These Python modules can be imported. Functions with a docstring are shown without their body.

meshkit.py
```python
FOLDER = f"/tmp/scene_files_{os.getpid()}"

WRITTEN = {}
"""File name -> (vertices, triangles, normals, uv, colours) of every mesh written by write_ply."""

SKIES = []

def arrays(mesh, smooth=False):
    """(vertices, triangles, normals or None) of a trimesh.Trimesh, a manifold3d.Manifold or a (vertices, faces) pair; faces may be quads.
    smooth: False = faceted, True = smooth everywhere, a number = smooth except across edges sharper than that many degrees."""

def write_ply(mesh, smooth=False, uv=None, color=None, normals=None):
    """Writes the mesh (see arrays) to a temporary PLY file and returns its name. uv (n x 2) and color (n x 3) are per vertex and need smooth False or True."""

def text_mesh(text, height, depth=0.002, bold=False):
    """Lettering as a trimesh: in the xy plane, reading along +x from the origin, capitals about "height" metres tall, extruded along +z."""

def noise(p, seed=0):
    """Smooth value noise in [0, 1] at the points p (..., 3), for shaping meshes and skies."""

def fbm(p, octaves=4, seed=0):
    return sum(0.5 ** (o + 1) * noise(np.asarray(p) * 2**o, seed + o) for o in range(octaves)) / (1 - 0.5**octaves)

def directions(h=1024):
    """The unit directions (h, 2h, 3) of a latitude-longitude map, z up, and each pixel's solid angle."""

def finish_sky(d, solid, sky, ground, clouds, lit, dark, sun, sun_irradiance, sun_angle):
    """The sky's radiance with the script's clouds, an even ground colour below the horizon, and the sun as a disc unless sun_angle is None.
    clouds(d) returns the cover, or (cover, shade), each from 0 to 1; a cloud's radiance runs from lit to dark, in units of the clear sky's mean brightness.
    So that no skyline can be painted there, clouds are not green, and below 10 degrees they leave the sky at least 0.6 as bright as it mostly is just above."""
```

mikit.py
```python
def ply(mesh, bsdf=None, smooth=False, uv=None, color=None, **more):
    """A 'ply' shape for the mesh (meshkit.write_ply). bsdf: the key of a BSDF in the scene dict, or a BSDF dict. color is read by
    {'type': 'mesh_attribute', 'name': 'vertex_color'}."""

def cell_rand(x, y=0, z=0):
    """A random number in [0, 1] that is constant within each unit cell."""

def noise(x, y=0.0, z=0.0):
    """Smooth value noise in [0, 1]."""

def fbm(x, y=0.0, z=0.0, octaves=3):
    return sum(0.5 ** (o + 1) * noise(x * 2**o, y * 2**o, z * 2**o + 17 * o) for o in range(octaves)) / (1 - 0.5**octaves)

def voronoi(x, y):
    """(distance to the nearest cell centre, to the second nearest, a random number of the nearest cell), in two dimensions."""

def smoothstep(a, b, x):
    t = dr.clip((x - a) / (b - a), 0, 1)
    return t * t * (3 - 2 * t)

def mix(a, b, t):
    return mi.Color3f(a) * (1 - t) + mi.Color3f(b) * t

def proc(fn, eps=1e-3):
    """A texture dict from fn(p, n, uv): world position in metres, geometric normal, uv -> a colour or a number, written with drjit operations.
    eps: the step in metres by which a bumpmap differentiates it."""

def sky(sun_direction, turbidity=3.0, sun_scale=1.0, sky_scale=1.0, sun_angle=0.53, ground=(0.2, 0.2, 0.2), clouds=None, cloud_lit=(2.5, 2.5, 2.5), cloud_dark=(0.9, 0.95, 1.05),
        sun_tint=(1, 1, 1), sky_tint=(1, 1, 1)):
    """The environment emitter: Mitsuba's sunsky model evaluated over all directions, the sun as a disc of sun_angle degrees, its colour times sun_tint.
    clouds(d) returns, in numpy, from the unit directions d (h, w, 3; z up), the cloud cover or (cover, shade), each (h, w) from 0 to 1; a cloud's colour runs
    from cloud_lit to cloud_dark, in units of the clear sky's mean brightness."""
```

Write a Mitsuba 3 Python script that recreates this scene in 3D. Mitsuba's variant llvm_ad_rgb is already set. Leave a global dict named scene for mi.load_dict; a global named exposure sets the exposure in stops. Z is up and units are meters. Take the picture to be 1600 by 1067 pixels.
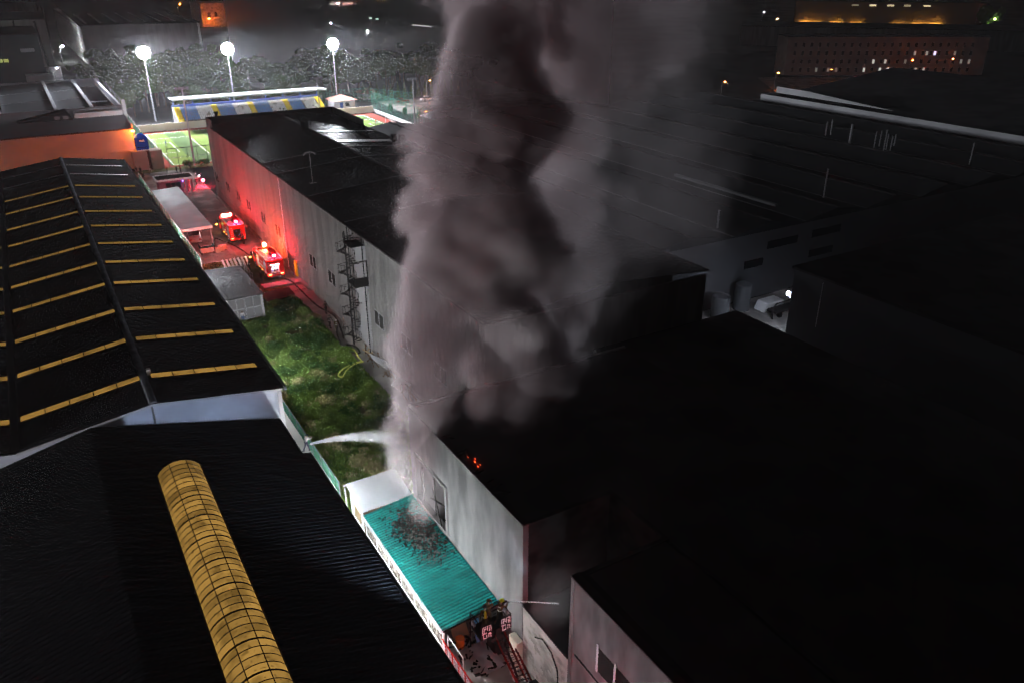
import math, random
import numpy as np, trimesh, manifold3d, drjit as dr
import mitsuba as mi, mikit, meshkit
T = mi.ScalarTransform4f
random.seed(11)
rng = np.random.default_rng(5)
scene, labels = {'type': 'scene'}, {}
# ---------------------------------------------------------------- camera
PITCH, YAW, HEIGHT = math.radians(25.1), math.radians(30.8), 42.0
FWD = (math.sin(YAW) * math.cos(PITCH), math.cos(YAW) * math.cos(PITCH), -math.sin(PITCH))
scene['camera'] = {'type': 'perspective', 'fov': 2 * math.degrees(math.atan(800 / 1244)), 'fov_axis': 'x', 'near_clip': 0.5, 'far_clip': 5000.0,
                   'to_world': T().look_at(origin=[0, 0, HEIGHT], target=[FWD[0], FWD[1], HEIGHT + FWD[2]], up=[0, 0, 1]), 'medium': {'type': 'ref', 'id': 'haze_medium'}}
exposure = 8.0            # a night exposure: the lamps below are given in picture units and divided by 2 ** exposure
KX = 2.0 ** -exposure
# ---------------------------------------------------------------- night sky: even, almost black, no sun
SKY = 0.00016
night = mikit.sky((0.2, 0.4, 0.6), turbidity=3, sun_scale=0.0, sky_scale=SKY * KX, clouds=lambda d: np.ones(d.shape[:2]), cloud_lit=(0.80, 0.86, 1.0))
night['sampling_weight'] = 2.0
scene['sky'] = night
# ---------------------------------------------------------------- light strengths (radiance, share of the light samples)
L_STADIUM, W_STADIUM = (3000, 3080, 3400), 20.0
L_WALL, W_WALL = (2600, 2750, 2800), 4.5
L_BEACON, W_BEACON = (2400, 30, 84), 4.0
L_SODIUM, W_SODIUM = (850, 140, 10), 1.5
L_SMOKE_FILL, W_SMOKE_FILL = (4100, 3950, 4200), 40.0
L_WORK, W_WORK = (120, 120, 130), 1.0
HAZE = 0.00023
MIST = 0.00048
scene['haze_medium'] = {'type': 'homogeneous', 'albedo': {'type': 'rgb', 'value': [.95, .95, .95]}, 'sigma_t': HAZE}
# ---------------------------------------------------------------- helpers
class MB:
    """collects boxes, tubes and polygons into one mesh (vertices, triangles)"""
    def __init__(s): s.v, s.f, s.n = [], [], 0
    def add(s, v, f):
        v = np.asarray(v, float); f = np.asarray(f, int)
        s.v.append(v); s.f.append(f + s.n); s.n += len(v); return s
    def box(s, x0, x1, y0, y1, z0, z1):
        v = [(x, y, z) for x in (x0, x1) for y in (y0, y1) for z in (z0, z1)]
        return s.add(v, BOXF)
    def obox(s, c, size, rz=0.0, rx=0.0, ry=0.0):
        v = np.array([(x, y, z) for x in (-.5, .5) for y in (-.5, .5) for z in (-.5, .5)]) * size
        return s.add(v @ rot(rx, ry, rz).T + np.asarray(c, float), BOXF)
    def poly(s, pts):
        return s.add(pts, [(0, i, i + 1) for i in range(1, len(pts) - 1)])
    def tube(s, a, b, r, n=6, r2=None):
        a, b = np.asarray(a, float), np.asarray(b, float); d = b - a; d = d / (np.linalg.norm(d) + 1e-9)
        u = np.cross(d, (0, 0, 1) if abs(d[2]) < .9 else (1, 0, 0)); u /= np.linalg.norm(u); w = np.cross(d, u)
        t = np.arange(n) * 2 * np.pi / n; ring = np.cos(t)[:, None] * u + np.sin(t)[:, None] * w
        v = np.vstack([a + ring * r, b + ring * (r if r2 is None else r2), [a], [b]])
        i = np.arange(n); j = (i + 1) % n
        f = np.vstack([np.stack([i, j, j + n], 1), np.stack([i, j + n, i + n], 1), np.stack([j, i, i * 0 + 2 * n], 1), np.stack([i + n, j + n, i * 0 + 2 * n + 1], 1)])
        return s.add(v, f)
    def path(s, pts, r, n=5):
        for a, b in zip(pts[:-1], pts[1:]): s.tube(a, b, r, n)
        return s
    def prism(s, pts2, y0, y1, axis='y'):
        """convex outline in (x,z) swept along y (axis='y'), or in (y,z) swept along x (axis='x')"""
        m = len(pts2); p = np.asarray(pts2, float)
        if axis == 'y': v = np.vstack([np.c_[p[:, 0], np.full(m, y0), p[:, 1]], np.c_[p[:, 0], np.full(m, y1), p[:, 1]]])
        else: v = np.vstack([np.c_[np.full(m, y0), p], np.c_[np.full(m, y1), p]])
        f = [(0, i + 1, i) for i in range(1, m - 1)] + [(m, m + i, m + i + 1) for i in range(1, m - 1)]
        for i in range(m): j = (i + 1) % m; f += [(i, j, j + m), (i, j + m, i + m)]
        return s.add(v, f)
    def sphere(s, c, r, sub=1, sz=(1, 1, 1)):
        m = ICO[sub]; return s.add(m.vertices * r * np.asarray(sz) + np.asarray(c, float), m.faces)
    def mesh(s): return np.vstack(s.v), np.vstack(s.f)
BOXF = np.array([[0, 1, 3], [0, 3, 2], [4, 6, 7], [4, 7, 5], [0, 4, 5], [0, 5, 1], [2, 3, 7], [2, 7, 6], [0, 2, 6], [0, 6, 4], [1, 5, 7], [1, 7, 3]])
ICO = {k: trimesh.creation.icosphere(subdivisions=k, radius=1.0) for k in (0, 1, 2)}
def rot(rx, ry, rz):
    a, b, c = rx, ry, rz
    X = np.array([[1, 0, 0], [0, math.cos(a), -math.sin(a)], [0, math.sin(a), math.cos(a)]])
    Y = np.array([[math.cos(b), 0, math.sin(b)], [0, 1, 0], [-math.sin(b), 0, math.cos(b)]])
    Z = np.array([[math.cos(c), -math.sin(c), 0], [math.sin(c), math.cos(c), 0], [0, 0, 1]])
    return Z @ Y @ X
USED = {}
def numbered(base):
    n = USED.get(base, -1) + 1; USED[base] = n
    return base if n == 0 else f'{base}_{n:03d}'
def geo(m):
    if isinstance(m, MB): return m.mesh()
    if hasattr(m, 'to_mesh'): q = m.to_mesh(); return np.array(q.vert_properties[:, :3], float), np.array(q.tri_verts)
    return m
def thing(name, label, cat, group=None, kind=None):
    key = numbered(name); labels[key] = {'label': label, 'category': cat}
    if group: labels[key]['group'] = group
    if kind: labels[key]['kind'] = kind
    return key
def part(parent, name, m, mat, smooth=False, label=None, stuff=False, emit=None, w=0.0, **kw):
    key = numbered(parent + '__' + name)
    d = mikit.ply(geo(m), mat, smooth, **kw)
    if emit is not None: d['emitter'] = {'type': 'area', 'radiance': {'type': 'rgb', 'value': [float(c) * KX for c in emit]}, 'sampling_weight': float(w)}
    scene[key] = d
    if label or stuff: labels[key] = {**({'label': label} if label else {}), **({'kind': 'stuff'} if stuff else {})}
    return key
def solo(name, label, cat, m, mat, smooth=False, group=None, kind=None, emit=None, w=0.0, **kw):
    key = thing(name, label, cat, group, kind)
    d = mikit.ply(geo(m), mat, smooth, **kw)
    if emit is not None: d['emitter'] = {'type': 'area', 'radiance': {'type': 'rgb', 'value': [float(c) * KX for c in emit]}, 'sampling_weight': float(w)}
    scene[key] = d; return key
def struct(name, m, mat, smooth=False, label=None, **kw):
    key = numbered(name); scene[key] = mikit.ply(geo(m), mat, smooth, **kw)
    labels[key] = {'kind': 'structure', **({'label': label} if label else {})}; return key
def like(parent, name, source, to):
    """another copy of a part's mesh under its own key"""
    key = numbered(parent + '__' + name); scene[key] = {**scene[source], 'to_world': T().translate([float(c) for c in to])}; return key
# ---------------------------------------------------------------- materials
def rgb(c): return {'type': 'rgb', 'value': [float(x) for x in c]}
def flat(name, c): scene[name] = {'type': 'twosided', 'bsdf': {'type': 'diffuse', 'reflectance': rgb(c)}}; return name
def mottled(name, c, amount=.35, scale=1.0, c2=None, zs=1.0):
    c2 = c2 or tuple(x * (1 - amount) for x in c)
    def fn(p, n, uv, c=c, c2=c2, s=scale, zs=zs):
        t = mikit.fbm(p.x * s, p.y * s, p.z * s * zs, 4)
        return mikit.mix(c2, c, mikit.smoothstep(.3, .7, t))
    scene[name] = {'type': 'twosided', 'bsdf': {'type': 'diffuse', 'reflectance': mikit.proc(fn)}}; return name
def glossy(name, c, rough=.3, metal=0.0, spec=.5):
    scene[name] = {'type': 'twosided', 'bsdf': {'type': 'principled', 'base_color': rgb(c), 'roughness': rough, 'metallic': metal, 'specular': spec}}; return name
glossy('black_sheet', (.020, .022, .024), .75, 0, .12)
glossy('black_sheet_gloss', (.018, .019, .020), .33, 0, .5)
glossy('bare_sheet', (.42, .43, .44), .38, .55)
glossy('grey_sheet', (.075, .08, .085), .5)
mottled('ridge_metal', (.19, .21, .23), .5, 1.2)
mottled('white_wall', (.60, .59, .58), .16, .35, zs=.35)
mottled('gable_white', (.62, .66, .74), .14, .5)
mottled('cladding', (.235, .225, .22), .22, .9, zs=.12)
mottled('sooty_wall', (.20, .195, .195), .45, .8, c2=(.10, .10, .10), zs=.25)
mottled('plaster_pink', (.42, .39, .37), .3, .8)
mottled('old_block', (.40, .38, .35), .4, 1.6)
mottled('concrete', (.30, .285, .27), .35, .5)
mottled('road_concrete', (.27, .25, .235), .4, .45)
mottled('asphalt', (.055, .054, .054), .4, .4)
mottled('far_ground', (.035, .036, .036), .4, .05)
mottled('dry_grass', (.17, .16, .085), .4, .8, c2=(.075, .085, .035))
mottled('soil', (.075, .065, .04), .4, .6, c2=(.035, .04, .018))
mottled('white_paint', (.74, .74, .73), .12, .9)
mottled('white_sheet', (.80, .82, .85), .1, .5)
mottled('pit_soil', (.06, .042, .035), .4, .7)
flat('dark_steel', (.035, .033, .033)); flat('grey_steel', (.28, .28, .29)); flat('light_steel', (.55, .56, .58))
flat('red_paint', (.42, .02, .018)); flat('dark_red', (.16, .012, .012)); flat('wine_paint', (.36, .12, .16)); flat('white_flat', (.78, .78, .78)); flat('cream', (.62, .60, .50))
flat('black', (.012, .012, .013)); flat('pane_plastic', (.10, .07, .03)); flat('near_black_sheet', (.018, .019, .020)); mottled('bitumen', (.05, .05, .052), .35, .3); flat('shop_green', (.045, .07, .07)); flat('rubber', (.02, .02, .02)); flat('tank_blue', (.02, .085, .52)); flat('seat_blue', (.14, .27, .55)); flat('seat_white', (.72, .72, .74))
flat('stair_yellow', (.72, .56, .06)); flat('post_blue', (.06, .10, .28)); flat('track_red', (.30, .075, .06)); flat('tile_red', (.30, .14, .11)); flat('net_green', (.10, .30, .22))
flat('hose_dark', (.05, .045, .04)); flat('hose_yellow', (.62, .60, .16)); flat('brown', (.12, .07, .045)); flat('wood', (.34, .25, .15)); flat('yellow_paint', (.62, .40, .04)); flat('sky_blue', (.14, .38, .62))
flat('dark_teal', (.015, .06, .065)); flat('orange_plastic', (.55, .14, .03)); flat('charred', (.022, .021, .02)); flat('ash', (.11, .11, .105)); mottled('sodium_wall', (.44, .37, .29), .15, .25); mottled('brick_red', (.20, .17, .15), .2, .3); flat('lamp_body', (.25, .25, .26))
mottled('band_white', (.42, .43, .44), .25, .2); flat('teal_shade', (.008, .10, .095)); glossy('car_silver', (.38, .38, .39), .25); glossy('car_white', (.72, .72, .72), .25); glossy('glass_dark', (.012, .014, .016), .08, 0, .6); glossy('fire_red', (.50, .016, .014), .28); glossy('shutter', (.52, .53, .55), .35, .3)
def turf(p, n, uv):
    band = mikit.smoothstep(-.05, .05, dr.sin(p.x * .66 + .4 + .35 * mikit.noise(p.y * .3, p.x * .2)))
    g = mikit.fbm(p.x * 3, p.y * 3, 0, 3)
    return mikit.mix((.11, .165, .075), (.185, .265, .075), band) * (.8 + .4 * g)
scene['turf'] = {'type': 'twosided', 'bsdf': {'type': 'diffuse', 'reflectance': mikit.proc(turf)}}
scene['vertex_paint'] = {'type': 'twosided', 'bsdf': {'type': 'diffuse', 'reflectance': {'type': 'mesh_attribute', 'name': 'vertex_color'}}}
for nm, c in (('leaf_dark', (.026, .056, .020)), ('leaf_mid', (.040, .084, .026)), ('leaf_light', (.10, .15, .045)), ('blade', (.16, .24, .06)), ('blade_dark', (.07, .12, .034)), ('blade_dry', (.32, .29, .15)), ('cypress_leaf', (.055, .075, .016))):
    scene[nm] = {'type': 'twosided', 'bsdf': {'type': 'diffuse', 'reflectance': rgb(c)}}

def sooty_teal(p, n, uv):
    """teal paint with soot blotches where the charred flakes lie"""
    r = dr.sqrt(dr.square((p.x - 18.9) / 1.5) + dr.square((p.y - 45.7) / 3.0))
    s = mikit.fbm(p.x * 2.6, p.y * 2.6, 0, 4)
    soot = mikit.smoothstep(.50, .56, s) * dr.select(r < .75 + .5 * mikit.noise(p.x * 1.1, p.y * 1.1), 1.0, 0.0)
    streak = mikit.smoothstep(.60, .66, mikit.fbm(p.x * .5, p.y * 5.0, 2, 3))
    return mikit.mix(mikit.mix((.012, .27, .245), (.02, .19, .175), streak), (.03, .045, .042), soot * .85)
scene['teal_sheet'] = {'type': 'twosided', 'bsdf': {'type': 'principled', 'base_color': mikit.proc(sooty_teal), 'roughness': .42, 'specular': .5}}
def dirty_glow(p, n, uv):
    """the warm light behind the roof panes, broken by grime and bird marks on the plastic"""
    g = mikit.fbm(p.x * 1.3, p.y * 1.3, p.z, 4); sp = mikit.noise(p.x * 6.0, p.y * 6.0, 3.0)
    k = (.55 + .45 * mikit.smoothstep(.30, .55, g)) * (1 - .5 * mikit.smoothstep(.80, .9, sp))
    return mi.Color3f(.30, .165, .036) * k * KX
# ================================================================ ground
struct('ground', MB().poly([(-1600, -150, 0), (1600, -150, 0), (1600, 2200, 0), (-1600, 2200, 0)]), 'far_ground')
struct('road', MB().poly([(23.6, 107.8, .004), (30, 107.8, .004), (30, 196, .004), (15.2, 196, .004), (15.2, 139, .004), (23.9, 139, .004)]), 'road_concrete')
struct('road', MB().poly([(27.4, 60, .004), (30, 60, .004), (30, 107.7, .004), (27.4, 107.7, .004)]), 'concrete')
struct('yard', MB().poly([(14, -5, .004), (20.5, -5, .004), (20.5, 54, .004), (14, 54, .004)]), 'road_concrete')
struct('yard', MB().poly([(15.2, 125.5, .004), (23.8, 125.5, .004), (23.8, 138.9, .004), (15.2, 138.9, .004)]), 'concrete')
struct('yard', MB().poly([(-60, 196.1, .004), (150, 196.1, .004), (150, 199.4, .004), (-60, 199.4, .004)]), 'dry_grass')
struct('kerb', MB().box(27.15, 27.4, 60, 107.6, 0, .14).box(24.2, 30, 110.2, 111.9, 0, .3).box(29.55, 29.98, 107, 166, .004, .32), 'concrete')
# uneven field with weeds
gx, gy = np.meshgrid(np.linspace(14, 27.1, 40), np.linspace(53.8, 125.4, 150), indexing='ij')
def field_h(x, y):
    p = np.stack([np.asarray(x, float), np.asarray(y, float), np.zeros_like(np.asarray(x, float))], -1)
    return .06 + .5 * np.clip((meshkit.fbm(p * .22, 3, 4) - .42), 0, 1) + .12 * meshkit.fbm(p * .9, 2, 9)
gz = field_h(gx, gy)
idx = np.arange(gx.size).reshape(gx.shape)
q = np.stack([idx[:-1, :-1], idx[1:, :-1], idx[1:, 1:], idx[:-1, 1:]], -1).reshape(-1, 4)
struct('ground', (np.stack([gx, gy, gz], -1).reshape(-1, 3), np.vstack([q[:, :3], q[:, [0, 2, 3]]])), 'soil', True)
struct('pit', MB().poly([(23.3, 104.4, .6), (27.1, 104.6, .6), (27.1, 108.0, .6), (23.1, 107.7, .6)]), 'pit_soil')
def blades(n, xr, yr, hmin, hmax, keep, seed):
    g = np.random.default_rng(seed)
    x, y = g.uniform(*xr, n), g.uniform(*yr, n)
    k = keep(x, y, g); x, y = x[k], y[k]; n = len(x)
    z = field_h(x, y) - .03; h = g.uniform(hmin, hmax, n) * (.6 + .8 * meshkit.fbm(np.stack([x, y, x * 0], -1) * .45, 3, 2)); a = g.uniform(0, 6.28, n); w = g.uniform(.035, .09, n)
    ln = g.uniform(.1, .6, n) * h; b = g.uniform(0, 6.28, n)
    p = np.stack([x, y, z], -1); dx = np.stack([np.cos(a) * w, np.sin(a) * w, a * 0], -1)
    tip = p + np.stack([np.cos(b) * ln, np.sin(b) * ln, h], -1)
    v = np.stack([p - dx, p + dx, tip], 1).reshape(-1, 3)
    return v, np.arange(3 * n).reshape(-1, 3)
def patch(x, y, s, seed): return meshkit.fbm(np.stack([x, y, x * 0], -1) * s, 3, seed)
free = lambda x, y: ~((x > 16.8) & (x < 21.8) & (y > 99.5) & (y < 113)) & ~((x > 23) & (y > 104) & (y < 108.2)) & ~((y > 111) & (x > 23.4))
solo('grass', 'tall green weeds filling the strip between the two factories', 'grass', blades(190000, (14.2, 27.2), (54, 104), .12, .42, lambda x, y, g: free(x, y) & (patch(x, y, .3, 1) + .10 * (27 - x) / 13 > .44 + .3 * (g.random(len(x)) - .5)), 1), 'blade', kind='stuff')
solo('grass', 'darker weeds growing in tufts among the green strip', 'grass', blades(90000, (14.2, 27.2), (54, 108), .18, .6, lambda x, y, g: free(x, y) & (patch(x, y, .42, 21) > .52), 2), 'blade_dark', kind='stuff')
solo('grass', 'dry yellowish grass behind the white annex and around the shed', 'grass', blades(90000, (14.2, 27.2), (54, 125), .05, .22, lambda x, y, g: free(x, y) & ((patch(x, y, .35, 31) > .55) | (y < 62) | (y > 108)), 3), 'blade_dry', kind='stuff')
def leaf_cloud(blobs, n, size, seed, flat_top=0.0):
    """n leaf-sized triangles spread through ellipsoid blobs (x, y, z, rx, ry, rz)"""
    g = np.random.default_rng(seed); B = np.asarray(blobs, float); vol = B[:, 3] * B[:, 4] * B[:, 5]
    k = g.choice(len(B), n, p=vol / vol.sum()); d = g.normal(size=(n, 3)); d /= np.linalg.norm(d, axis=1, keepdims=True)
    c = B[k, :3] + d * B[k, 3:] * (g.random((n, 1)) ** .45)
    u = g.normal(size=(n, 3)); u /= np.linalg.norm(u, axis=1, keepdims=True); w = np.cross(u, g.normal(size=(n, 3))); w /= np.linalg.norm(w, axis=1, keepdims=True)
    s = (size * g.uniform(.6, 1.4, n))[:, None]
    v = np.stack([c - u * s, c + u * s * .6 + w * s * .6, c + u * s * .3 - w * s * .7], 1).reshape(-1, 3)
    return v, np.arange(3 * n).reshape(-1, 3)
def bush(label, x, y, r, h, mat, n, seed, group=None):
    t = thing('bush', label, 'bush', group); g = random.Random(seed); z = float(field_h(np.array([x]), np.array([y]))[0])
    part(t, 'foliage', leaf_cloud([(x + g.uniform(-r, r) * .6, y + g.uniform(-r, r) * .6, z + h * g.uniform(.3, .7), r * .6, r * .6, h * .4) for _ in range(8)], n, .11, seed), mat)
    m = MB()
    for _ in range(6): m.tube((x, y, z - .05), (x + g.uniform(-r, r) * .5, y + g.uniform(-r, r) * .5, z + h * .7), .02, 4)
    part(t, 'stem', m, 'brown')
bush('bright green leafy bush beside the lit glass end of the shed', 18.6, 97.2, 1.5, .9, 'leaf_light', 1600, 1)
bush('small dark green bush in front of the shed corner', 20.9, 97.9, .7, .8, 'leaf_mid', 700, 2)
bush('large tangled dark shrub between the shed and the alley', 23.6, 96.4, 1.5, 1.5, 'leaf_mid', 1800, 3)
bush('brownish green shrub next to the dark earth pit', 24.6, 101.4, 1.9, 1.2, 'leaf_dark', 1800, 4)
bush('low rounded bush near the middle of the weedy strip', 21.6, 86.2, .9, .7, 'leaf_mid', 800, 5)
bush('overgrown shrub at the smoke end of the weedy strip', 24.4, 66.0, 1.6, 1.0, 'leaf_dark', 1500, 6)
wb, g = [[], [], []], random.Random(41)
for i in range(420):
    x, y = g.uniform(14.4, 26.9), g.uniform(54.5, 109)
    if not free(np.array([x]), np.array([y]))[0]: continue
    z = float(field_h(np.array([x]), np.array([y]))[0]); r = g.uniform(.2, .65) if i % 6 else g.uniform(.7, 1.25); h = g.uniform(.3, .9) * (.6 + .8 * r)
    wb[2 if (y < 61 or g.random() < .3) else g.choice((0, 0, 1))].append((x, y, z + h * .45, r, r, h * .6))
for k, (mt, lb) in enumerate((('leaf_mid', 'tangled dark weeds standing in clumps over the strip'), ('blade', 'bright green weed clumps standing in the strip'), ('blade_dry', 'dead straw-coloured weed clumps mostly near the water jet'))):
    solo('weeds', lb, 'weeds', leaf_cloud(wb[k], 24000, .10, 300 + k), mt, kind='stuff')
bush('small yellow green bush at the corner of the white annex', 15.6, 53.4, .45, .8, 'leaf_light', 500, 7)
# ================================================================ left factory with yellow roof strips
F = thing('factory_hall', 'long black ribbed-roof factory with rows of yellow skylight strips and a white gable', 'factory')
XR, XE, XV, ZR, ZE = 3.75, 13.7, -6.0, 11.0, 9.6
Y0, Y1 = 61.7, 165.5
def slope_z(x): return ZR - (ZR - ZE) * (x - XR) / (XE - XR) if x > XR else (ZR - (ZR - ZE) * (XR - x) / (XR - XV) if x > XV else ZE + (ZR - ZE) * (XV - x) / (XR - XV))
def ribbed(x0, x1, y0, y1, zf, pitch=.33, rib=.055, th=.1):
    """sheet from (x0,zf(x0)) to (x1,zf(x1)) with trapezoid ribs running down the slope"""
    m = MB(); za, zb = zf(x0), zf(x1)
    m.prism([(x0, za - th), (x1, zb - th), (x1, zb), (x0, za)], y0, y1)
    y = y0 + pitch / 2
    while y < y1 - .1:
        v = [(x0, y - .06, za), (x0, y - .025, za + rib), (x0, y + .025, za + rib), (x0, y + .06, za), (x1, y - .06, zb), (x1, y - .025, zb + rib), (x1, y + .025, zb + rib), (x1, y + .06, zb)]
        m.add(v, [(0, 4, 5), (0, 5, 1), (1, 5, 6), (1, 6, 2), (2, 6, 7), (2, 7, 3), (4, 7, 6), (4, 6, 5), (0, 1, 2), (0, 2, 3)]); y += pitch
    return m
part(F, 'roof', ribbed(XR, XE + .25, Y0 - .2, Y1, slope_z, .36), 'black_sheet')
part(F, 'roof', ribbed(XV, XR, Y0 - .2, Y1, slope_z, .36), 'black_sheet')
part(F, 'roof', ribbed(-15.7, XV, Y0 - .2, Y1, slope_z, .36), 'black_sheet')
part(F, 'ridge_cap', MB().prism([(XR - .32, ZR + .01), (XR + .32, ZR + .01), (XR + .2, ZR + .13), (XR, ZR + .17), (XR - .2, ZR + .13)], Y0 - .22, Y1), 'ridge_metal')
part(F, 'valley_gutter', MB().box(XV - .3, XV + .3, Y0, Y1, ZE - .1, ZE + .075), 'black')
part(F, 'gutter', MB().box(XE + .25, XE + .5, Y0 - .2, Y1, ZE - .3, ZE - .02), 'ridge_metal')
part(F, 'wall', MB().box(XE - .3, XE, Y0, Y1 - .1, 0, ZE - .12).box(-15.7, XE - .3, Y1 - .4, Y1 - .1, 0, ZE - .2), 'white_wall')
part(F, 'gable_wall', MB().prism([(-15.7, 0), (XE - .31, 0), (XE - .31, ZE - .1), (XR, ZR - .13), (XV, ZE - .13), (-15.7, ZR - .2)], Y0, Y0 + .3), 'gable_white')
part(F, 'verge_trim', MB().prism([(XR, ZR - .2), (XE + .1, ZE - .17), (XE + .1, ZE - .02), (XR, ZR - .04)], Y0 - .28, Y0 - .21).prism([(XV, ZE - .2), (XR, ZR - .2), (XR, ZR - .04), (XV, ZE - .02)], Y0 - .28, Y0 - .21), 'light_steel')
part(F, 'corner_trim', MB().box(XE - .28, XE + .03, Y0 - .05, Y0 - .002, 5, ZE - .2), 'light_steel')
part(F, 'downpipe', MB().tube((3.62, Y0 - .12, 8.6), (3.62, Y0 - .12, 10.95), .07), 'grey_steel')
part(F, 'vent', MB().box(4.1, 4.42, 66.9, 67.3, 10.8, 11.45), 'white_paint')
ROWS = [66.6, 75.2, 83.3, 91.9, 99.8, 107.9, 116.6, 124.8, 133.8, 141.8, 151.0, 158.7]
tones = [(.42, .235, .050), (.37, .205, .042), (.45, .26, .058), (.39, .21, .045)]
PANES = {}
def pane(parent, m, k):
    k = round(k * 8) / 8
    if k not in PANES: PANES[k] = lambda p, n, uv, k=k: dirty_glow(p, n, uv) * k
    v = geo(m)[0]; key = part(parent, 'pane', m, 'pane_plastic', uv=(v[:, :2] - v[:, :2].min(0)) / np.ptp(v[:, :2], axis=0)); scene[key]['emitter'] = {'type': 'area', 'radiance': mikit.proc(PANES[k]), 'sampling_weight': 0.0}
def strip(xa, xb, y, n, dim, half=.46):
    st = part(F, 'skylight', MB().prism([(xa, slope_z(xa) + .01), (xb, slope_z(xb) + .01), (xb, slope_z(xb) + .075), (xa, slope_z(xa) + .075)] if xa < xb else [], y - half - .05, y + half + .05), 'dark_steel')
    for i in range(n):
        a, b = xa + (xb - xa) * (i + .02) / n, xa + (xb - xa) * (i + .98) / n
        m = MB()
        for k in range(6):
            u, w2 = y - half + 2 * half * k / 6, y - half + 2 * half * (k + 1) / 6; e = .095 + .03 * (k % 2)
            m.poly([(a, u, slope_z(a) + e), (b, u, slope_z(b) + e), (b, w2, slope_z(b) + .22 - e), (a, w2, slope_z(a) + .22 - e)])
        pane(st, m, dim * random.uniform(.82, 1.12))
for i, y in enumerate(ROWS):
    if i < 10:
        strip(XR + .55, 12.95, y, 5, 1.0 - .05 * i)
        strip(-5.55, XR - .28, y, 5, (1.0 - .06 * i) * .95)
        strip(-9.5, -6.25, y, 2, .9 - .06 * i)
    else:
        st = part(F, 'skylight', MB().prism([(XR + .5, slope_z(XR + .5)), (12.95, slope_z(12.95)), (12.95, slope_z(12.95) + .1), (XR + .5, slope_z(XR + .5) + .1)], y - .22, y + .22), 'bare_sheet', label='unlit grey roof strip')
        st = part(F, 'skylight', MB().prism([(-5.6, slope_z(-5.6)), (XR - .3, slope_z(XR - .3)), (XR - .3, slope_z(XR - .3) + .1), (-5.6, slope_z(-5.6) + .1)], y - .22, y + .22), 'bare_sheet', label='unlit grey roof strip')
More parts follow.
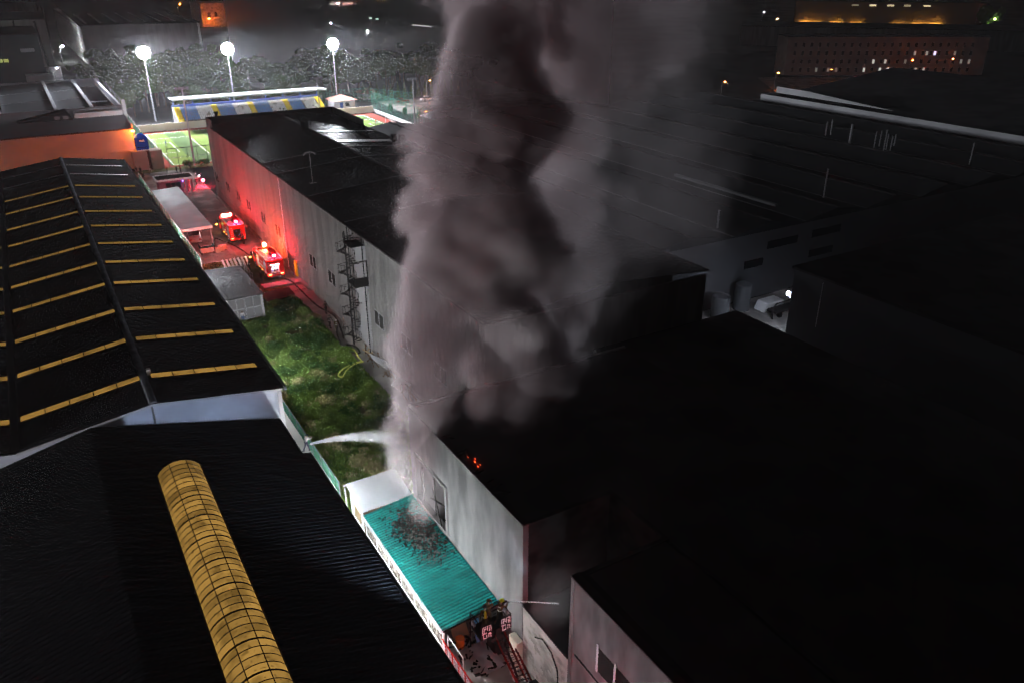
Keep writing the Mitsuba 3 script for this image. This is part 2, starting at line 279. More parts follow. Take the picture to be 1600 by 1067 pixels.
# ================================================================ near warehouse with barrel skylight
N = thing('near_warehouse', 'unlit black-roofed warehouse in the foreground with a glowing yellow barrel skylight', 'warehouse')
def nz(x): return 10.2 - .245 * abs(x + .9)
part(N, 'roof', ribbed(-.9, 13.1, 55.2, 61.55, nz, .4, .04), 'near_black_sheet')
part(N, 'roof', ribbed(-.9, 13.75, -12, 55.2, nz, .4, .04), 'near_black_sheet')
part(N, 'roof', ribbed(-26, -.9, -12, 61.5, nz, .4, .04), 'near_black_sheet')
part(N, 'gutter', MB().box(13.75, 13.95, -12, 55.2, 6.4, 6.6).box(13.1, 13.28, 55.2, 61.5, 6.6, 6.78), 'black')
part(N, 'wall', MB().box(13.0, 13.5, -12, 55.1, 0, 6.3).box(12.6, 13.0, 55.1, 61.5, 0, 6.5), 'white_wall')
VS = part(N, 'vault_skylight', MB().box(2.42, 2.55, 24, 53.3, 9.0, 9.52).box(5.35, 5.48, 24, 53.3, 8.5, 9.52).box(2.42, 5.48, 53.22, 53.3, 9.0, 9.5), 'dark_steel')
ARC = [math.radians(a) for a in (148, 121, 94, 59, 32)]
def arc(t):  # t 0..1 across the vault
    a = math.pi * (.82 - .64 * t); R = 1.73
    return 3.95 - R * math.cos(math.pi - a), 9.5 + R * (math.sin(a) - math.sin(math.pi * .82))
ny = 48; step = .61
for j in range(ny):
    ya, yb = 53.2 - step * (j + 1) + .02, 53.2 - step * j - .02
    for i in range(3):
        m = MB(); k = 3
        for s_ in range(k):
            t0, t1 = (i + .02 + .96 * s_ / k) / 3, (i + .02 + .96 * (s_ + 1) / k) / 3
            (xa, za), (xb, zb) = arc(t0), arc(t1)
            m.poly([(xa, ya, za), (xb, ya, zb), (xb, yb, zb), (xa, yb, za)])
        pane(VS, m, 1.28 * random.uniform(.72, 1.12) * (.62 if j < 3 else .88 if i == 0 else 1))
for i in range(4):
    x, z = arc(i / 3); part(VS, 'glazing_bar', MB().box(x - .025, x + .025, 24, 53.25, z - .06, z + .035), 'dark_steel')
m = MB()
for j in range(ny + 1):
    y = 53.2 - step * j; r = .055 if j % 4 == 0 and j > 6 else .022
    for s_ in range(9):
        (xa, za), (xb, zb) = arc(s_ / 9), arc((s_ + 1) / 9)
        m.add([(xa, y - r, za + .03), (xb, y - r, zb + .03), (xb, y + r, zb + .03), (xa, y + r, za + .03), (xa, y - r, za - .06), (xb, y - r, zb - .06), (xb, y + r, zb - .06), (xa, y + r, za - .06)], [(0, 1, 2), (0, 2, 3), (4, 6, 5), (4, 7, 6), (0, 4, 5), (0, 5, 1), (3, 2, 6), (3, 6, 7)])
part(VS, 'rib', m, 'dark_steel', stuff=True)
# ================================================================ floodlights on the two left walls, under their eaves
def wall_lamp(label, x, y, z, k=1.0, r=.16, tilt=True):
    t = thing('wall_floodlight', label, 'lamp')
    part(t, 'housing', MB().box(x - .45, x - .22, y - .25, y + .25, z - .05, z + .22), 'lamp_body')
    part(t, 'bracket', MB().tube((x - .75, y, z), (x - .4, y, z + .1), .03), 'lamp_body')
    part(t, 'lens', MB().sphere((x, y, z), r, 2), 'white_flat', emit=[c * k for c in L_WALL], w=W_WALL)
wall_lamp('white floodlight under the factory eave beside the shed', 14.45, 107.5, 6.2, .9)
wall_lamp('white floodlight under the factory eave above the weedy strip', 14.45, 79.5, 6.4, 1.9)
wall_lamp('white floodlight under the factory eave beside the carport', 14.45, 127.0, 6.2, .8)
wall_lamp('white floodlight under the factory eave above the carport roof', 14.4, 158.0, 8.1, .45)
wall_lamp('white floodlight under the warehouse eave above the lower part of the teal canopy', 14.2, 39.0, 4.7, .8)
wall_lamp('white floodlight under the warehouse eave above the upper part of the teal canopy', 14.2, 45.5, 4.7, .52)
wall_lamp('white floodlight under the warehouse eave near the water jet', 14.0, 54.4, 4.7, .75)
# light tower added out of view on the left to light the smoke
t = thing('added_light_tower', 'added white light tower out of view on the left, lighting the smoke', 'floodlight')
part(t, 'pole', MB().tube((-50, 45, 0), (-50, 45, 6), .3, 8, .16), 'light_steel'); part(t, 'crossarm', MB().box(-50.1, -49.9, 43, 47, 5.9, 6.1), 'lamp_body')
for dy in (-1.5, -.5, .5, 1.5): part(t, 'lamp', MB().sphere((-49.5, 45 + dy, 6.4), .32, 1, (.6, 1, 1)), 'white_flat', True, emit=L_SMOKE_FILL, w=W_SMOKE_FILL / 4)
# ================================================================ white factory with spiral stair
W = thing('white_factory', 'long white clad factory with black roof and small windows along the alley', 'factory')
m = MB().box(30.0, 30.3, 55, 167.0, 0, 14.2).box(30.3, 56, 166.6, 167, 0, 14.2).box(55.7, 56, 60, 166.6, 0, 14.2).box(30.3, 55.7, 55, 55.3, 0, 14.0)
part(W, 'wall', m, 'cladding')
m = MB(); y = 55.2
while y < 166.9:
    if not (82.4 < y < 88): m.box(29.94, 30.0, y - .05, y + .05, .35, 14.2)
    y += .5
part(W, 'cladding_rib', m, 'cladding', stuff=True)
part(W, 'stair_bay', MB().box(29.93, 29.998, 83.0, 87.6, 0, 14.2), 'grey_steel', label='darker wall strip behind the spiral stair')
part(W, 'plinth', MB().box(29.9, 29.96, 55, 166.9, 0, .35), 'concrete')
def wz(x): return 14.25 + 1.2 * (1 - abs(x - 44) / 14)
part(W, 'roof', ribbed(30.0, 44, 55, 166.6, wz, .5, .03), 'black_sheet_gloss')
part(W, 'roof', ribbed(44, 56, 55, 166.6, wz, .5, .03), 'black_sheet_gloss')
part(W, 'ridge_cap', MB().prism([(43.7, 15.44), (44.3, 15.44), (44, 15.56)], 55, 166.6), 'black_sheet')
part(W, 'parapet', MB().box(30.0, 56, 166.6, 167.0, 14.2, 15.75).box(30.0, 30.35, 163.2, 166.6, 14.2, 15.6), 'cladding')
part(W, 'parapet', MB().box(55.6, 56, 150, 166.6, 14.2, 15.6), 'cladding')
part(W, 'parapet_lining', MB().box(30.4, 55.5, 166.5, 166.6, 14.3, 15.77).box(30.36, 30.42, 163.2, 166.5, 14.3, 15.62), 'black')
part(W, 'eave_trim', MB().box(29.9, 30.02, 55, 163.2, 14.2, 14.36), 'dark_steel')
for ya, yb, mt in ((131.5, 133.6, 'bare_sheet'), (142.5, 143.6, 'bare_sheet')):
    part(W, 'roof_panel', MB().prism([(44.4, wz(44.4) + .04), (55.2, wz(55.2) + .04), (55.2, wz(55.2) + .09), (44.4, wz(44.4) + .09)], ya, yb), mt, label='pale metal roof strip catching the floodlights')
for y0_ in (127.2, 119.0, 104.0, 90.0):
    part(W, 'roof_seam', MB().prism([(30.2, wz(30.2) + .03), (44, wz(44) + .03), (44, wz(44) + .09), (30.2, wz(30.2) + .09)], y0_, y0_ + .16), 'grey_sheet')
    part(W, 'roof_seam', MB().prism([(44, wz(44) + .03), (55.8, wz(55.8) + .03), (55.8, wz(55.8) + .09), (44, wz(44) + .09)], y0_, y0_ + .16), 'grey_sheet')
part(W, 'vent_pipe', MB().tube((31.9, 165.8, 14.4), (31.9, 165.8, 16.6), .28, 10).tube((31.9, 165.8, 16.45), (31.9, 165.8, 16.75), .42, 10), 'black')
part(W, 'ridge_vent', MB().tube((43.6, 147.5, 15.4), (43.6, 147.5, 16.4), .7, 12).sphere((43.6, 147.5, 16.5), .75, 2, (1, 1, .55)), 'dark_steel', 40)
for x in (54.2, 55.3):
    part(W, 'fan_drum', MB().tube((x, 131.2 + (55.3 - x), 14.9), (x + .9, 131.0 + (55.3 - x), 14.9), .85, 16), 'dark_steel', 40)
part(W, 'edge_pipe', MB().tube((56.0, 130.0, 14.75), (56.0, 96, 14.75), .28, 8), 'grey_steel')
part(W, 'edge_valve', MB().tube((56.0, 121.5, 14.7), (56.0, 121.5, 15.5), .3, 8), 'light_steel')
part(W, 'antenna', MB().tube((32.8, 110, 14.4), (32.8, 110, 18.6), .05).path([(31.9, 110, 18.45), (32.2, 110, 18.8), (32.8, 110, 18.9), (33.3, 110, 18.75), (33.6, 110, 18.5)], .09).box(32.4, 33.3, 109.8, 110.2, 14.4, 14.55), 'grey_steel')
WIN = [163.9, 154.7, 146.4, 139.1, 129.6, 121.1, 104.1, 96.2, 80.0, 72.2, 64.0, 57.5]
for i, y in enumerate(WIN):
    z = 4.55 + i * .1; w_ = part(W, 'window', MB().box(29.86, 29.93, y - 1.4, y + 1.4, z - .93, z - .85).box(29.86, 29.93, y - 1.4, y + 1.4, z + .85, z + .93).box(29.86, 29.93, y - 1.4, y - 1.32, z - .85, z + .85).box(29.86, 29.93, y + 1.32, y + 1.4, z - .85, z + .85).box(29.86, 29.93, y - .08, y + .08, z - .85, z + .85), 'grey_steel')
    part(w_, 'pane', MB().box(29.9, 29.93, y - 1.32, y - .08, z - .85, z + .85), 'charred'); part(w_, 'pane', MB().box(29.9, 29.93, y + .08, y + 1.32, z - .85, z + .85), 'charred')
part(W, 'gas_pipe', MB().box(29.6, 29.88, 112.3, 113.2, .35, 2.6), 'yellow_paint', label='yellow painted guard panel')
part(W, 'wall_pipe', MB().tube((29.85, 117.2, .3), (29.85, 117.2, 14.2), .07), 'light_steel')  # pipe added to stand in for a red reflection streak on the wall
# spiral stair
S = thing('spiral_staircase', 'dark steel spiral fire-escape stair on the white factory wall', 'staircase')
cx_, cy_ = 28.75, 86.3
part(S, 'post', MB().tube((cx_, cy_, 0), (cx_, cy_, 14.4), .1, 8), 'dark_steel')
nst, turns = 74, 5.1
for i in range(nst):
    a = 2 * math.pi * turns * i / nst; z = .25 + i * 13.6 / nst; a2 = a + .30
    p = lambda r, t, zz: (cx_ + r * math.cos(t), cy_ + r * math.sin(t), zz)
    m = MB().prism([(0, 0), (1, 0), (1, 1)], 0, 1); m = MB()
    v = [p(.1, a, z), p(1.05, a, z), p(1.05, a2, z), p(.1, a2, z), p(.1, a, z + .05), p(1.05, a, z + .05), p(1.05, a2, z + .05), p(.1, a2, z + .05)]
    m.add(v, [(0, 2, 1), (0, 3, 2), (4, 5, 6), (4, 6, 7), (0, 1, 5), (0, 5, 4), (1, 2, 6), (1, 6, 5), (2, 3, 7), (2, 7, 6), (3, 0, 4), (3, 4, 7)])
    part(S, 'tread', m, 'dark_steel')
m = MB(); hp = []
for i in range(nst * 2 + 1):
    a = math.pi * turns * i / nst; z = .25 + i * 6.8 / nst; hp.append((cx_ + 1.05 * math.cos(a), cy_ + 1.05 * math.sin(a), z + .95))
    if i % 2 == 0: m.tube((hp[-1][0], hp[-1][1], z), hp[-1], .015, 4)
part(S, 'handrail', m.path(hp, .03, 4), 'dark_steel')
for zz, yy in ((8.7, 83.8), (13.4, 84.2)):
    part(S, 'landing', MB().box(28.3, 29.9, yy - 1.2, yy + 1.4, zz, zz + .08), 'dark_steel')
    m = MB()
    for a, b in (((28.3, yy - 1.2), (29.9, yy - 1.2)), ((28.3, yy - 1.2), (28.3, yy + 1.2))):
        for h in (.4, .75, 1.1): m.tube((*a, zz + h), (*b, zz + h), .03, 4)
    for c in ((28.3, yy - 1.2), (29.9, yy - 1.2), (28.3, yy + 1.2)): m.tube((*c, zz), (*c, zz + 1.1), .035, 4)
    part(S, 'railing', m, 'dark_steel')
part(S, 'cage', MB().box(28.2, 28.3, 82.5, 82.6, 8.7, 11.8).box(29.8, 29.9, 82.5, 82.6, 8.7, 11.8).box(28.2, 29.9, 82.5, 82.6, 11.7, 11.8).box(28.2, 28.3, 82.6, 84, 11.7, 11.8).box(28.3, 29.8, 82.52, 82.56, 8.7, 9.8), 'dark_steel')
part(S, 'brace', MB().tube((28.75, 86.3, 5.5), (29.95, 85.4, 5.5), .05).tube((28.75, 86.3, 10.5), (29.95, 85.4, 10.5), .05).tube((29.6, 87.7, 0), (29.6, 87.7, 14.6), .06).tube((29.6, 83, 0), (29.6, 83, 14.6), .06).tube((29.6, 83, 14.6), (29.6, 87.7, 14.6), .06), 'dark_steel')
ORD = ['first', 'second', 'third', 'fourth', 'fifth', 'sixth', 'seventh', 'eighth', 'ninth', 'tenth', 'eleventh', 'twelfth', 'thirteenth', 'fourteenth', 'fifteenth', 'sixteenth']
# ================================================================ burning building
mottled('recess_black', (.05, .05, .05), .5, .8, c2=(.02, .02, .02))  # darker mottled tone for the recess walls
B_ = thing('burning_building', 'soot-stained concrete industrial building on fire with smoke pouring from its side', 'building')
XB, ZT = 20.5, 11.5
m = MB()
m.box(XB, XB + .35, 49.2, 50.1, 0, ZT).box(XB, XB + .35, 43.9, 49.2, 7.6, ZT).box(XB, XB + .35, 43.9, 49.2, 0, 3.6).box(XB, XB + .35, 33.0, 43.9, 0, ZT).box(XB, XB + .35, -12, 27.9, 0, ZT)
m.box(XB + .35, 41.5, 49.75, 50.1, 0, ZT)
part(B_, 'wall', m, 'sooty_wall')
part(B_, 'recess_wall', MB().box(XB + .35, 27, 33.0, 33.3, 5, ZT).box(XB + .35, 27, 27.6, 27.9, 5, ZT).box(27, 27.3, 27.6, 33.3, 5, ZT), 'recess_black', label='darker walls of the recess above the low roof')
m = MB()
for y in list(np.arange(33.9, 43.8, 1.1)): m.box(XB - .006, XB, y - .03, y + .03, 0.2, ZT - .2)
m.box(XB - .05, XB, 33.0, 33.28, 0, ZT).box(XB - .05, XB, 27.6, 27.9, 0, ZT)
part(B_, 'wall_joint', m, 'sooty_wall', stuff=True)
part(B_, 'window_surround', MB().box(XB - .12, XB, 43.6, 43.9, 3.4, 7.8).box(XB - .12, XB, 43.9, 49.2, 3.4, 3.62).box(XB - .1, XB + .3, 43.9, 49.2, 7.55, 7.8), 'sooty_wall', label='edge of the burnt-out window opening')
part(B_, 'window_frame', MB().tube((XB + .2, 46.2, 3.6), (XB + .25, 46.4, 7.5), .06).tube((XB + .2, 48.4, 3.6), (XB + .1, 48.2, 6.9), .06).tube((XB + .2, 44.2, 5.6), (XB - .1, 46.4, 5.2), .05).tube((XB - .2, 44.4, 3.9), (XB + .2, 46.6, 5.9), .05), 'charred', label='twisted charred window bars')
part(B_, 'interior', MB().box(XB + 5, XB + 5.2, 34, 49.7, 0, 11).box(XB + .4, XB + 5, 34, 49.7, 0, .05), 'charred')
m = MB().box(XB + .35, 41.5, 33.3, 49.7, ZT - .25, ZT - .1).box(27.3, 41.5, -12, 33.3, ZT - .25, ZT - .1).box(XB + .35, 27, -12, 27.6, ZT - .25, ZT - .1)
part(B_, 'roof', m, 'bitumen')
part(B_, 'parapet_cap', MB().box(XB - .05, XB + .42, 33.0, 50.1, ZT, ZT + .07), 'dark_steel')
part(B_, 'parapet_cap', MB().box(XB - .08, XB + .45, -12, 27.9, ZT, ZT + .1), 'dark_steel')
part(B_, 'roof_edge', MB().box(XB + .45, XB + .9, -12, 27.6, ZT - .1, ZT - .02), 'black')
m = MB(); g = random.Random(3)
for i in range(16):
    y = g.uniform(36, 44.5); m.obox((XB + g.uniform(.2, .8), y, ZT + .12), (g.uniform(.3, .9), .08, .1), g.uniform(-1, 1), g.uniform(-.3, .3))
part(B_, 'roof_wreckage', m, 'charred', stuff=True)
# low wing in the notch
part(B_, 'low_wing', MB().box(XB - .02, XB + .33, 27.92, 32.98, 0, 5.25), 'plaster_pink')
m = MB(); g = random.Random(8)
for z in range(12):
    for yk in range(9):
        if g.random() < .62:
            y = 28.2 + yk * .52 + (z % 2) * .26
            if y < 32.5: m.box(XB - .045, XB - .021, y, y + .5, .5 + z * .34, .5 + z * .34 + .31)
part(B_, 'wall_block', m, 'old_block', stuff=True)
part(B_, 'low_roof', MB().box(XB + .33, 27, 27.95, 32.95, 5.0, 5.12), 'bitumen')
part(B_, 'low_roof_edge', MB().box(XB - .08, XB + .35, 27.93, 32.97, 5.25, 5.36), 'dark_steel')
part(B_, 'cable', MB().path([(XB - .07, 31.5, 3.9), (XB - .07, 30.6, 4.5), (XB - .07, 29.6, 4.3), (XB - .07, 28.9, 3.4), (XB - .07, 28.7, .5)], .03), 'black')
for k in range(7):
    y = 25.2 - k * 1.55
    w_ = part(B_, 'window', MB().box(XB - .02, XB - .008, y - 1.4, y + .05, 6.9, 8.6), 'charred')
    part(w_, 'jamb', MB().box(XB - .07, XB - .022, y - .04, y + .09, 6.85, 8.8), 'light_steel')
part(B_, 'wall_cable', MB().path([(XB - .03, 27.3, 6.2), (XB - .03, 20, 5.9), (XB - .03, 12, 6.1)], .035), 'black')
for k, (y, x, z) in enumerate([(41.3, .6, .02), (40.9, .95, .0), (40.5, .7, .05), (40.1, .9, -.02), (39.9, .6, .06)]):
    fl = MB().sphere((XB + x, y, ZT + z + .04), 0.035 + .015 * (k % 3), 1, (.7, 2.0, .45))
    solo('ember', ORD[k] + ' from the top in the cluster of orange embers on the burning roof edge', 'fire', fl, 'charred', True, 'flames on the roof edge', emit=(4, .25, .06), w=.1)
# ================================================================ white annex north of the canopy
A_ = thing('annex', 'small white clad annex with a ribbed lean-to roof wedged against the burning wall', 'annex')
def az(y): return 2.95 + .5 * (y - 50.3) / 3.4
m = MB(); m.prism([(50.2, az(50.2)), (53.8, az(53.8)), (53.8, az(53.8) + .06), (50.2, az(50.2) + .06)], 16.1, 20.45, 'x')
for i in range(22):
    x = 16.25 + i * .2; m.prism([(50.2, az(50.2) + .06), (53.8, az(53.8) + .06), (53.8, az(53.8) + .11), (50.2, az(50.2) + .11)], x - .03, x + .03, 'x')
part(A_, 'roof', m, 'white_sheet')
m = MB().box(16.3, 16.4, 50.5, 53.6, 0, 2.9).box(16.4, 20.4, 50.5, 50.6, 0, 2.92).box(16.4, 20.4, 53.5, 53.6, 0, 3.3)
for i in range(24): m.box(16.45 + i * .165, 16.5 + i * .165, 50.46, 50.5, 0, 2.85)
part(A_, 'wall', m, 'white_paint')
part(A_, 'fascia', MB().box(16.25, 20.45, 50.12, 50.19, 2.78, 2.98).box(16.28, 16.4, 50.38, 50.49, 0, 2.8), 'brown')
part(A_, 'wall_pipe', MB().tube((15.95, 53.6, 0), (15.95, 53.6, 3.3), .07).tube((15.9, 53.75, 3.42), (20.4, 53.85, 3.46), .07), 'white_flat')
part(A_, 'window', MB().box(16.26, 16.3, 51.2, 52.6, 1.1, 2.2), 'wood')
# ================================================================ teal canopy
C_ = thing('teal_canopy', 'long teal corrugated canopy with burnt debris on it beside the burning wall', 'canopy')
def cz(x): return 2.72 + .42 * (x - 16.2) / 4.25
def canopy_roof():
    m = MB(); y = 36.0; n = 51; st = 14.2 / n
    pts = []
    for i in range(n):
        y0 = 36.0 + i * st
        for dy, h in ((0, 0), (.46, 0), (.54, .055), (.88, .055), (.97, 0)): pts.append((y0 + dy * st, h))
    pts.append((50.2, 0)); v = []
    for y, h in pts: v += [(16.15, y, cz(16.15) + h), (20.42, y, cz(20.42) + h)]
    k = len(pts); f = []
    for i in range(k - 1): f += [(2 * i, 2 * i + 1, 2 * i + 3), (2 * i, 2 * i + 3, 2 * i + 2)]
    vb = [(x, y, z - .09) for x, y, z in v]; fb = [(a + 2 * k, c + 2 * k, b + 2 * k) for a, b, c in f]
    return m.add(v + vb, f + fb)
part(C_, 'roof', canopy_roof(), 'teal_sheet')
m = MB(); st = 14.2 / 51  # dark strips laid in the valleys: shade between the ribs, painted on
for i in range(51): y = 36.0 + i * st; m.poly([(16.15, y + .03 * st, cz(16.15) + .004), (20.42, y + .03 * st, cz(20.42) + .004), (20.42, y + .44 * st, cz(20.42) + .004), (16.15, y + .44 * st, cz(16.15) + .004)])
part(C_, 'valley_shade', m, 'teal_shade', stuff=True, label='dark strips painted as shade in the valleys between the teal ribs')
part(C_, 'gutter', MB().box(15.98, 16.14, 35.9, 50.3, 2.62, 2.78), 'light_steel')
posts = [36.1, 38.4, 40.7, 43.0, 45.3, 47.6, 49.9]
for y in posts: part(C_, 'post', MB().box(16.2, 16.32, y - .06, y + .06, 0, 2.7), 'white_flat')
part(C_, 'rail', MB().box(16.2, 16.3, 36.2, 49.8, 1.0, 1.08).box(16.2, 16.3, 36.2, 49.8, 2.5, 2.62), 'white_flat')
def blotchy(p, n, uv):
    t = mikit.fbm(p.x * 4.5, p.y * 4.5, p.z * 3.0, 4)
    return mikit.mix((.36, .33, .30), (.09, .065, .055), mikit.smoothstep(.38, .66, t))
scene['blotchy_panel'] = {'type': 'twosided', 'bsdf': {'type': 'diffuse', 'reflectance': mikit.proc(blotchy)}}
for a, b in zip(posts[:-1], posts[1:]): part(C_, 'side_panel', MB().box(16.23, 16.27, a + .08, b - .08, .15, 2.45), 'blotchy_panel')
for y in (36.1, 40.7, 45.3, 49.9): part(C_, 'beam', MB().tube((16.25, y, 2.62), (20.4, y, 3.02), .05, 4), 'grey_steel')
part(C_, 'end_frame', MB().tube((16.2, 36.0, 2.6), (20.3, 36.0, 2.95), .06, 5).tube((18.2, 36, 0), (18.2, 36, 2.8), .05, 5).tube((18.2, 36, 1.5), (20.2, 36, 2.3), .04, 5), 'dark_steel')
# charred flakes on it
m = MB(); m2 = MB(); g = random.Random(5)
for i in range(900):
    u, v_ = g.gauss(0, 1), g.gauss(0, 1); x, y = 18.9 + .75 * u - .12 * v_, 45.7 + 1.55 * v_
    if i > 640: x, y = 18.5 + .55 * u, 42.4 + .45 * v_
    if i > 720: x, y = g.uniform(16.5, 20.2), g.uniform(37, 50)
    if not (16.3 < x < 20.38 and 36.2 < y < 50): continue
    s_ = g.uniform(.03, .16) * (1.2 if i < 640 else .8) * (.45 if i > 720 else 1)
    (m2 if g.random() < (.28 if i < 640 else .7) else m).obox((x, y, cz(x) + .1 + g.uniform(0, .07)), (s_ * g.uniform(.8, 2.2), s_, g.uniform(.01, .06)), g.uniform(0, 3.1), g.uniform(-.4, .4), g.uniform(-.4, .4))
solo('debris', 'charred black flakes of debris heaped on the teal canopy', 'debris', m, 'charred', kind='stuff')
solo('debris', 'pale ash flakes scattered over the teal canopy', 'debris', m2, 'ash', kind='stuff')
# ================================================================ alley below the canopy end
def brdf_obj(name, label, cat, m, mat, **k): return solo(name, label, cat, m, mat, **k)
fe = thing('railing', 'red and white steel railing along the alley beside the canopy end', 'railing')
m = MB()
for y in np.arange(29.0, 36.0, .9): m.box(16.0, 16.08, y - .04, y + .04, 0, 2.3)
part(fe, 'post', m, 'red_paint')
part(fe, 'rail', MB().box(16.0, 16.06, 28.6, 35.9, 2.2, 2.28).box(16.0, 16.06, 28.6, 35.9, 1.2, 1.27), 'red_paint')
m = MB()
for y in np.arange(28.8, 35.9, .16): m.box(16.02, 16.04, y - .012, y + .012, .1, 2.2)
part(fe, 'bar', m, 'white_flat', stuff=True)
part(fe, 'gate_frame', MB().box(16.35, 16.41, 33.5, 33.56, .1, 2.5).box(16.35, 16.41, 35.7, 35.76, .1, 2.5).box(16.35, 16.41, 33.56, 35.7, 2.44, 2.5), 'white_flat')
solo('wood_board', 'pale wooden board leaning under the end of the teal canopy', 'board', MB().obox((18.0, 37.4, .95), (1.3, .05, 1.9), .25, -.35), 'wood')
solo('blue_door', 'bright blue door leaf standing beside the canopy end frame', 'door', MB().obox((18.9, 36.3, 1.05), (.5, .06, 2.1), .5, -.1), 'sky_blue')
solo('barrel', 'orange-red plastic drum on the alley floor under the canopy end', 'drum', MB().tube((17.7, 36.6, 0.02), (17.7, 36.6, .72), .3, 14).tube((17.7, 36.6, .72), (17.7, 36.6, .78), .32, 14), 'orange_plastic', smooth=40)
solo('machine', 'dark metal machine frame beside the ladder in the alley', 'machine', MB().box(19.3, 20.2, 34.6, 35.7, 0.02, 1.2).box(19.2, 20.3, 34.5, 35.8, 1.2, 1.28).tube((19.5, 34.8, 1.28), (19.5, 34.8, 1.9), .12, 8).tube((20.0, 35.4, 1.28), (20.0, 35.4, 1.7), .1, 8), 'dark_steel')
solo('tarpaulin', 'crumpled grey tarpaulin lying in the alley below the basket', 'tarpaulin', (lambda v, f: (np.c_[v[:, :2], v[:, 2] + .45 * meshkit.fbm(np.c_[v[:, :2] * 1.6, v[:, 2]], 3, 3)], f))(*[(np.stack([a.ravel(), b.ravel(), a.ravel() * 0 + .05], 1), np.array([(i * 20 + j, i * 20 + j + 20, i * 20 + j + 21) for i in range(19) for j in range(19)] + [(i * 20 + j, i * 20 + j + 21, i * 20 + j + 1) for i in range(19) for j in range(19)])) for a, b in [np.meshgrid(np.linspace(18.0, 19.4, 20), np.linspace(33.4, 36.0, 20), indexing='ij')]][0]), 'grey_steel', smooth=True)
solo('cabinet', 'tall pale electrical cabinet standing against the pink wall', 'cabinet', MB().box(20.0, 20.44, 32.9, 33.9, 0.02, 2.3).box(19.98, 20.0, 33.0, 33.38, .2, 2.15).box(19.98, 20.0, 33.42, 33.8, .2, 2.15), 'cream')
m = MB(); g = random.Random(12)
for i in range(60): m.obox((g.uniform(19.2, 20.4), g.uniform(28.5, 32.6), g.uniform(.05, .5)), (g.uniform(.2, 1.1), g.uniform(.05, .3), g.uniform(.03, .2)), g.uniform(0, 3), g.uniform(-.5, .5), g.uniform(-.5, .5))
solo('rubble', 'heap of rubble and planks at the foot of the pink wall', 'rubble', m, 'plaster_pink', kind='stuff')
m = MB(); g = random.Random(13)
for i in range(40): m.obox((g.uniform(16.9, 19.6), g.uniform(33.5, 37.5), g.uniform(.03, .3)), (g.uniform(.2, .9), g.uniform(.03, .2), g.uniform(.02, .1)), g.uniform(0, 3), g.uniform(-.5, .5), g.uniform(-.5, .5))
solo('rubble', 'splintered dark wreckage strewn on the alley floor', 'rubble', m, 'charred', kind='stuff')
# platform, green fence along the walls
solo('boundary_wall', 'low pale boundary wall between the warehouse and the weedy strip', 'wall', MB().box(14.2, 16.05, 56.2, 80, 0, 1.45), 'white_wall')
def net_fence(label, pts, h, mat, post='grey_steel', step=3.0, cell=.35, r=.014, cat='fence', z0=0.0):
    t = thing('fence', label, cat); wires = MB()
    for (xa, ya), (xb, yb) in zip(pts[:-1], pts[1:]):
        L = math.hypot(xb - xa, yb - ya); n = max(1, int(L / step))
        for i in range(n + 1):
            u = i / n; part(t, 'post', MB().tube((xa + (xb - xa) * u, ya + (yb - ya) * u, 0), (xa + (xb - xa) * u, ya + (yb - ya) * u, h), .05, 5), post)
        for k in range(int((h - z0) / cell) + 1): wires.tube((xa, ya, z0 + k * cell), (xb, yb, z0 + k * cell), r, 3)
        k = int(L / cell)
        for i in range(k + 1): u = i / k; wires.tube((xa + (xb - xa) * u, ya + (yb - ya) * u, z0), (xa + (xb - xa) * u, ya + (yb - ya) * u, h), r, 3)
        part(t, 'top_rail', MB().tube((xa, ya, h), (xb, yb, h), .04, 4), post)
    part(t, 'mesh', wires, mat, stuff=True); return t
net_fence('green wire mesh fence beside the weedy strip near the water jet', [(16.2, 56), (16.2, 80)], 2.4, 'net_green', step=2.4, cell=.12, r=.012)
net_fence('pale wire fence along the black factory wall behind the carport', [(16.7, 113), (16.7, 172)], 5.4, 'net_green', 'white_flat', 2.5, .2, .028)
t = thing('hedge', 'tall leafy hedge squeezed between the black factory and the carport', 'hedge')
part(t, 'foliage', leaf_cloud([(16.0 + .25 * math.sin(k), 113.5 + k * 1.2, 2.6, .75, .9, 2.9 + .5 * math.sin(k * 2.3)) for k in range(48)], 15000, .14, 71), 'leaf_mid')
m = MB()
for k in range(48): m.tube((16.0, 113.5 + k * 1.2, 0), (16.0, 113.5 + k * 1.2, 3.4), .05, 4)
part(t, 'stem', m, 'brown', stuff=True)
net_fence('thin railing fence along the road edge between the fire engines', [(23.7, 114.5), (23.8, 131.5)], 1.3, 'grey_steel', 'grey_steel', 1.6, .4, .012)
net_fence('grey wire fence behind the teal canopy wall', [(15.3, 29), (15.3, 55.5)], 2.2, 'grey_steel', 'light_steel', 2.4, .25, .012)
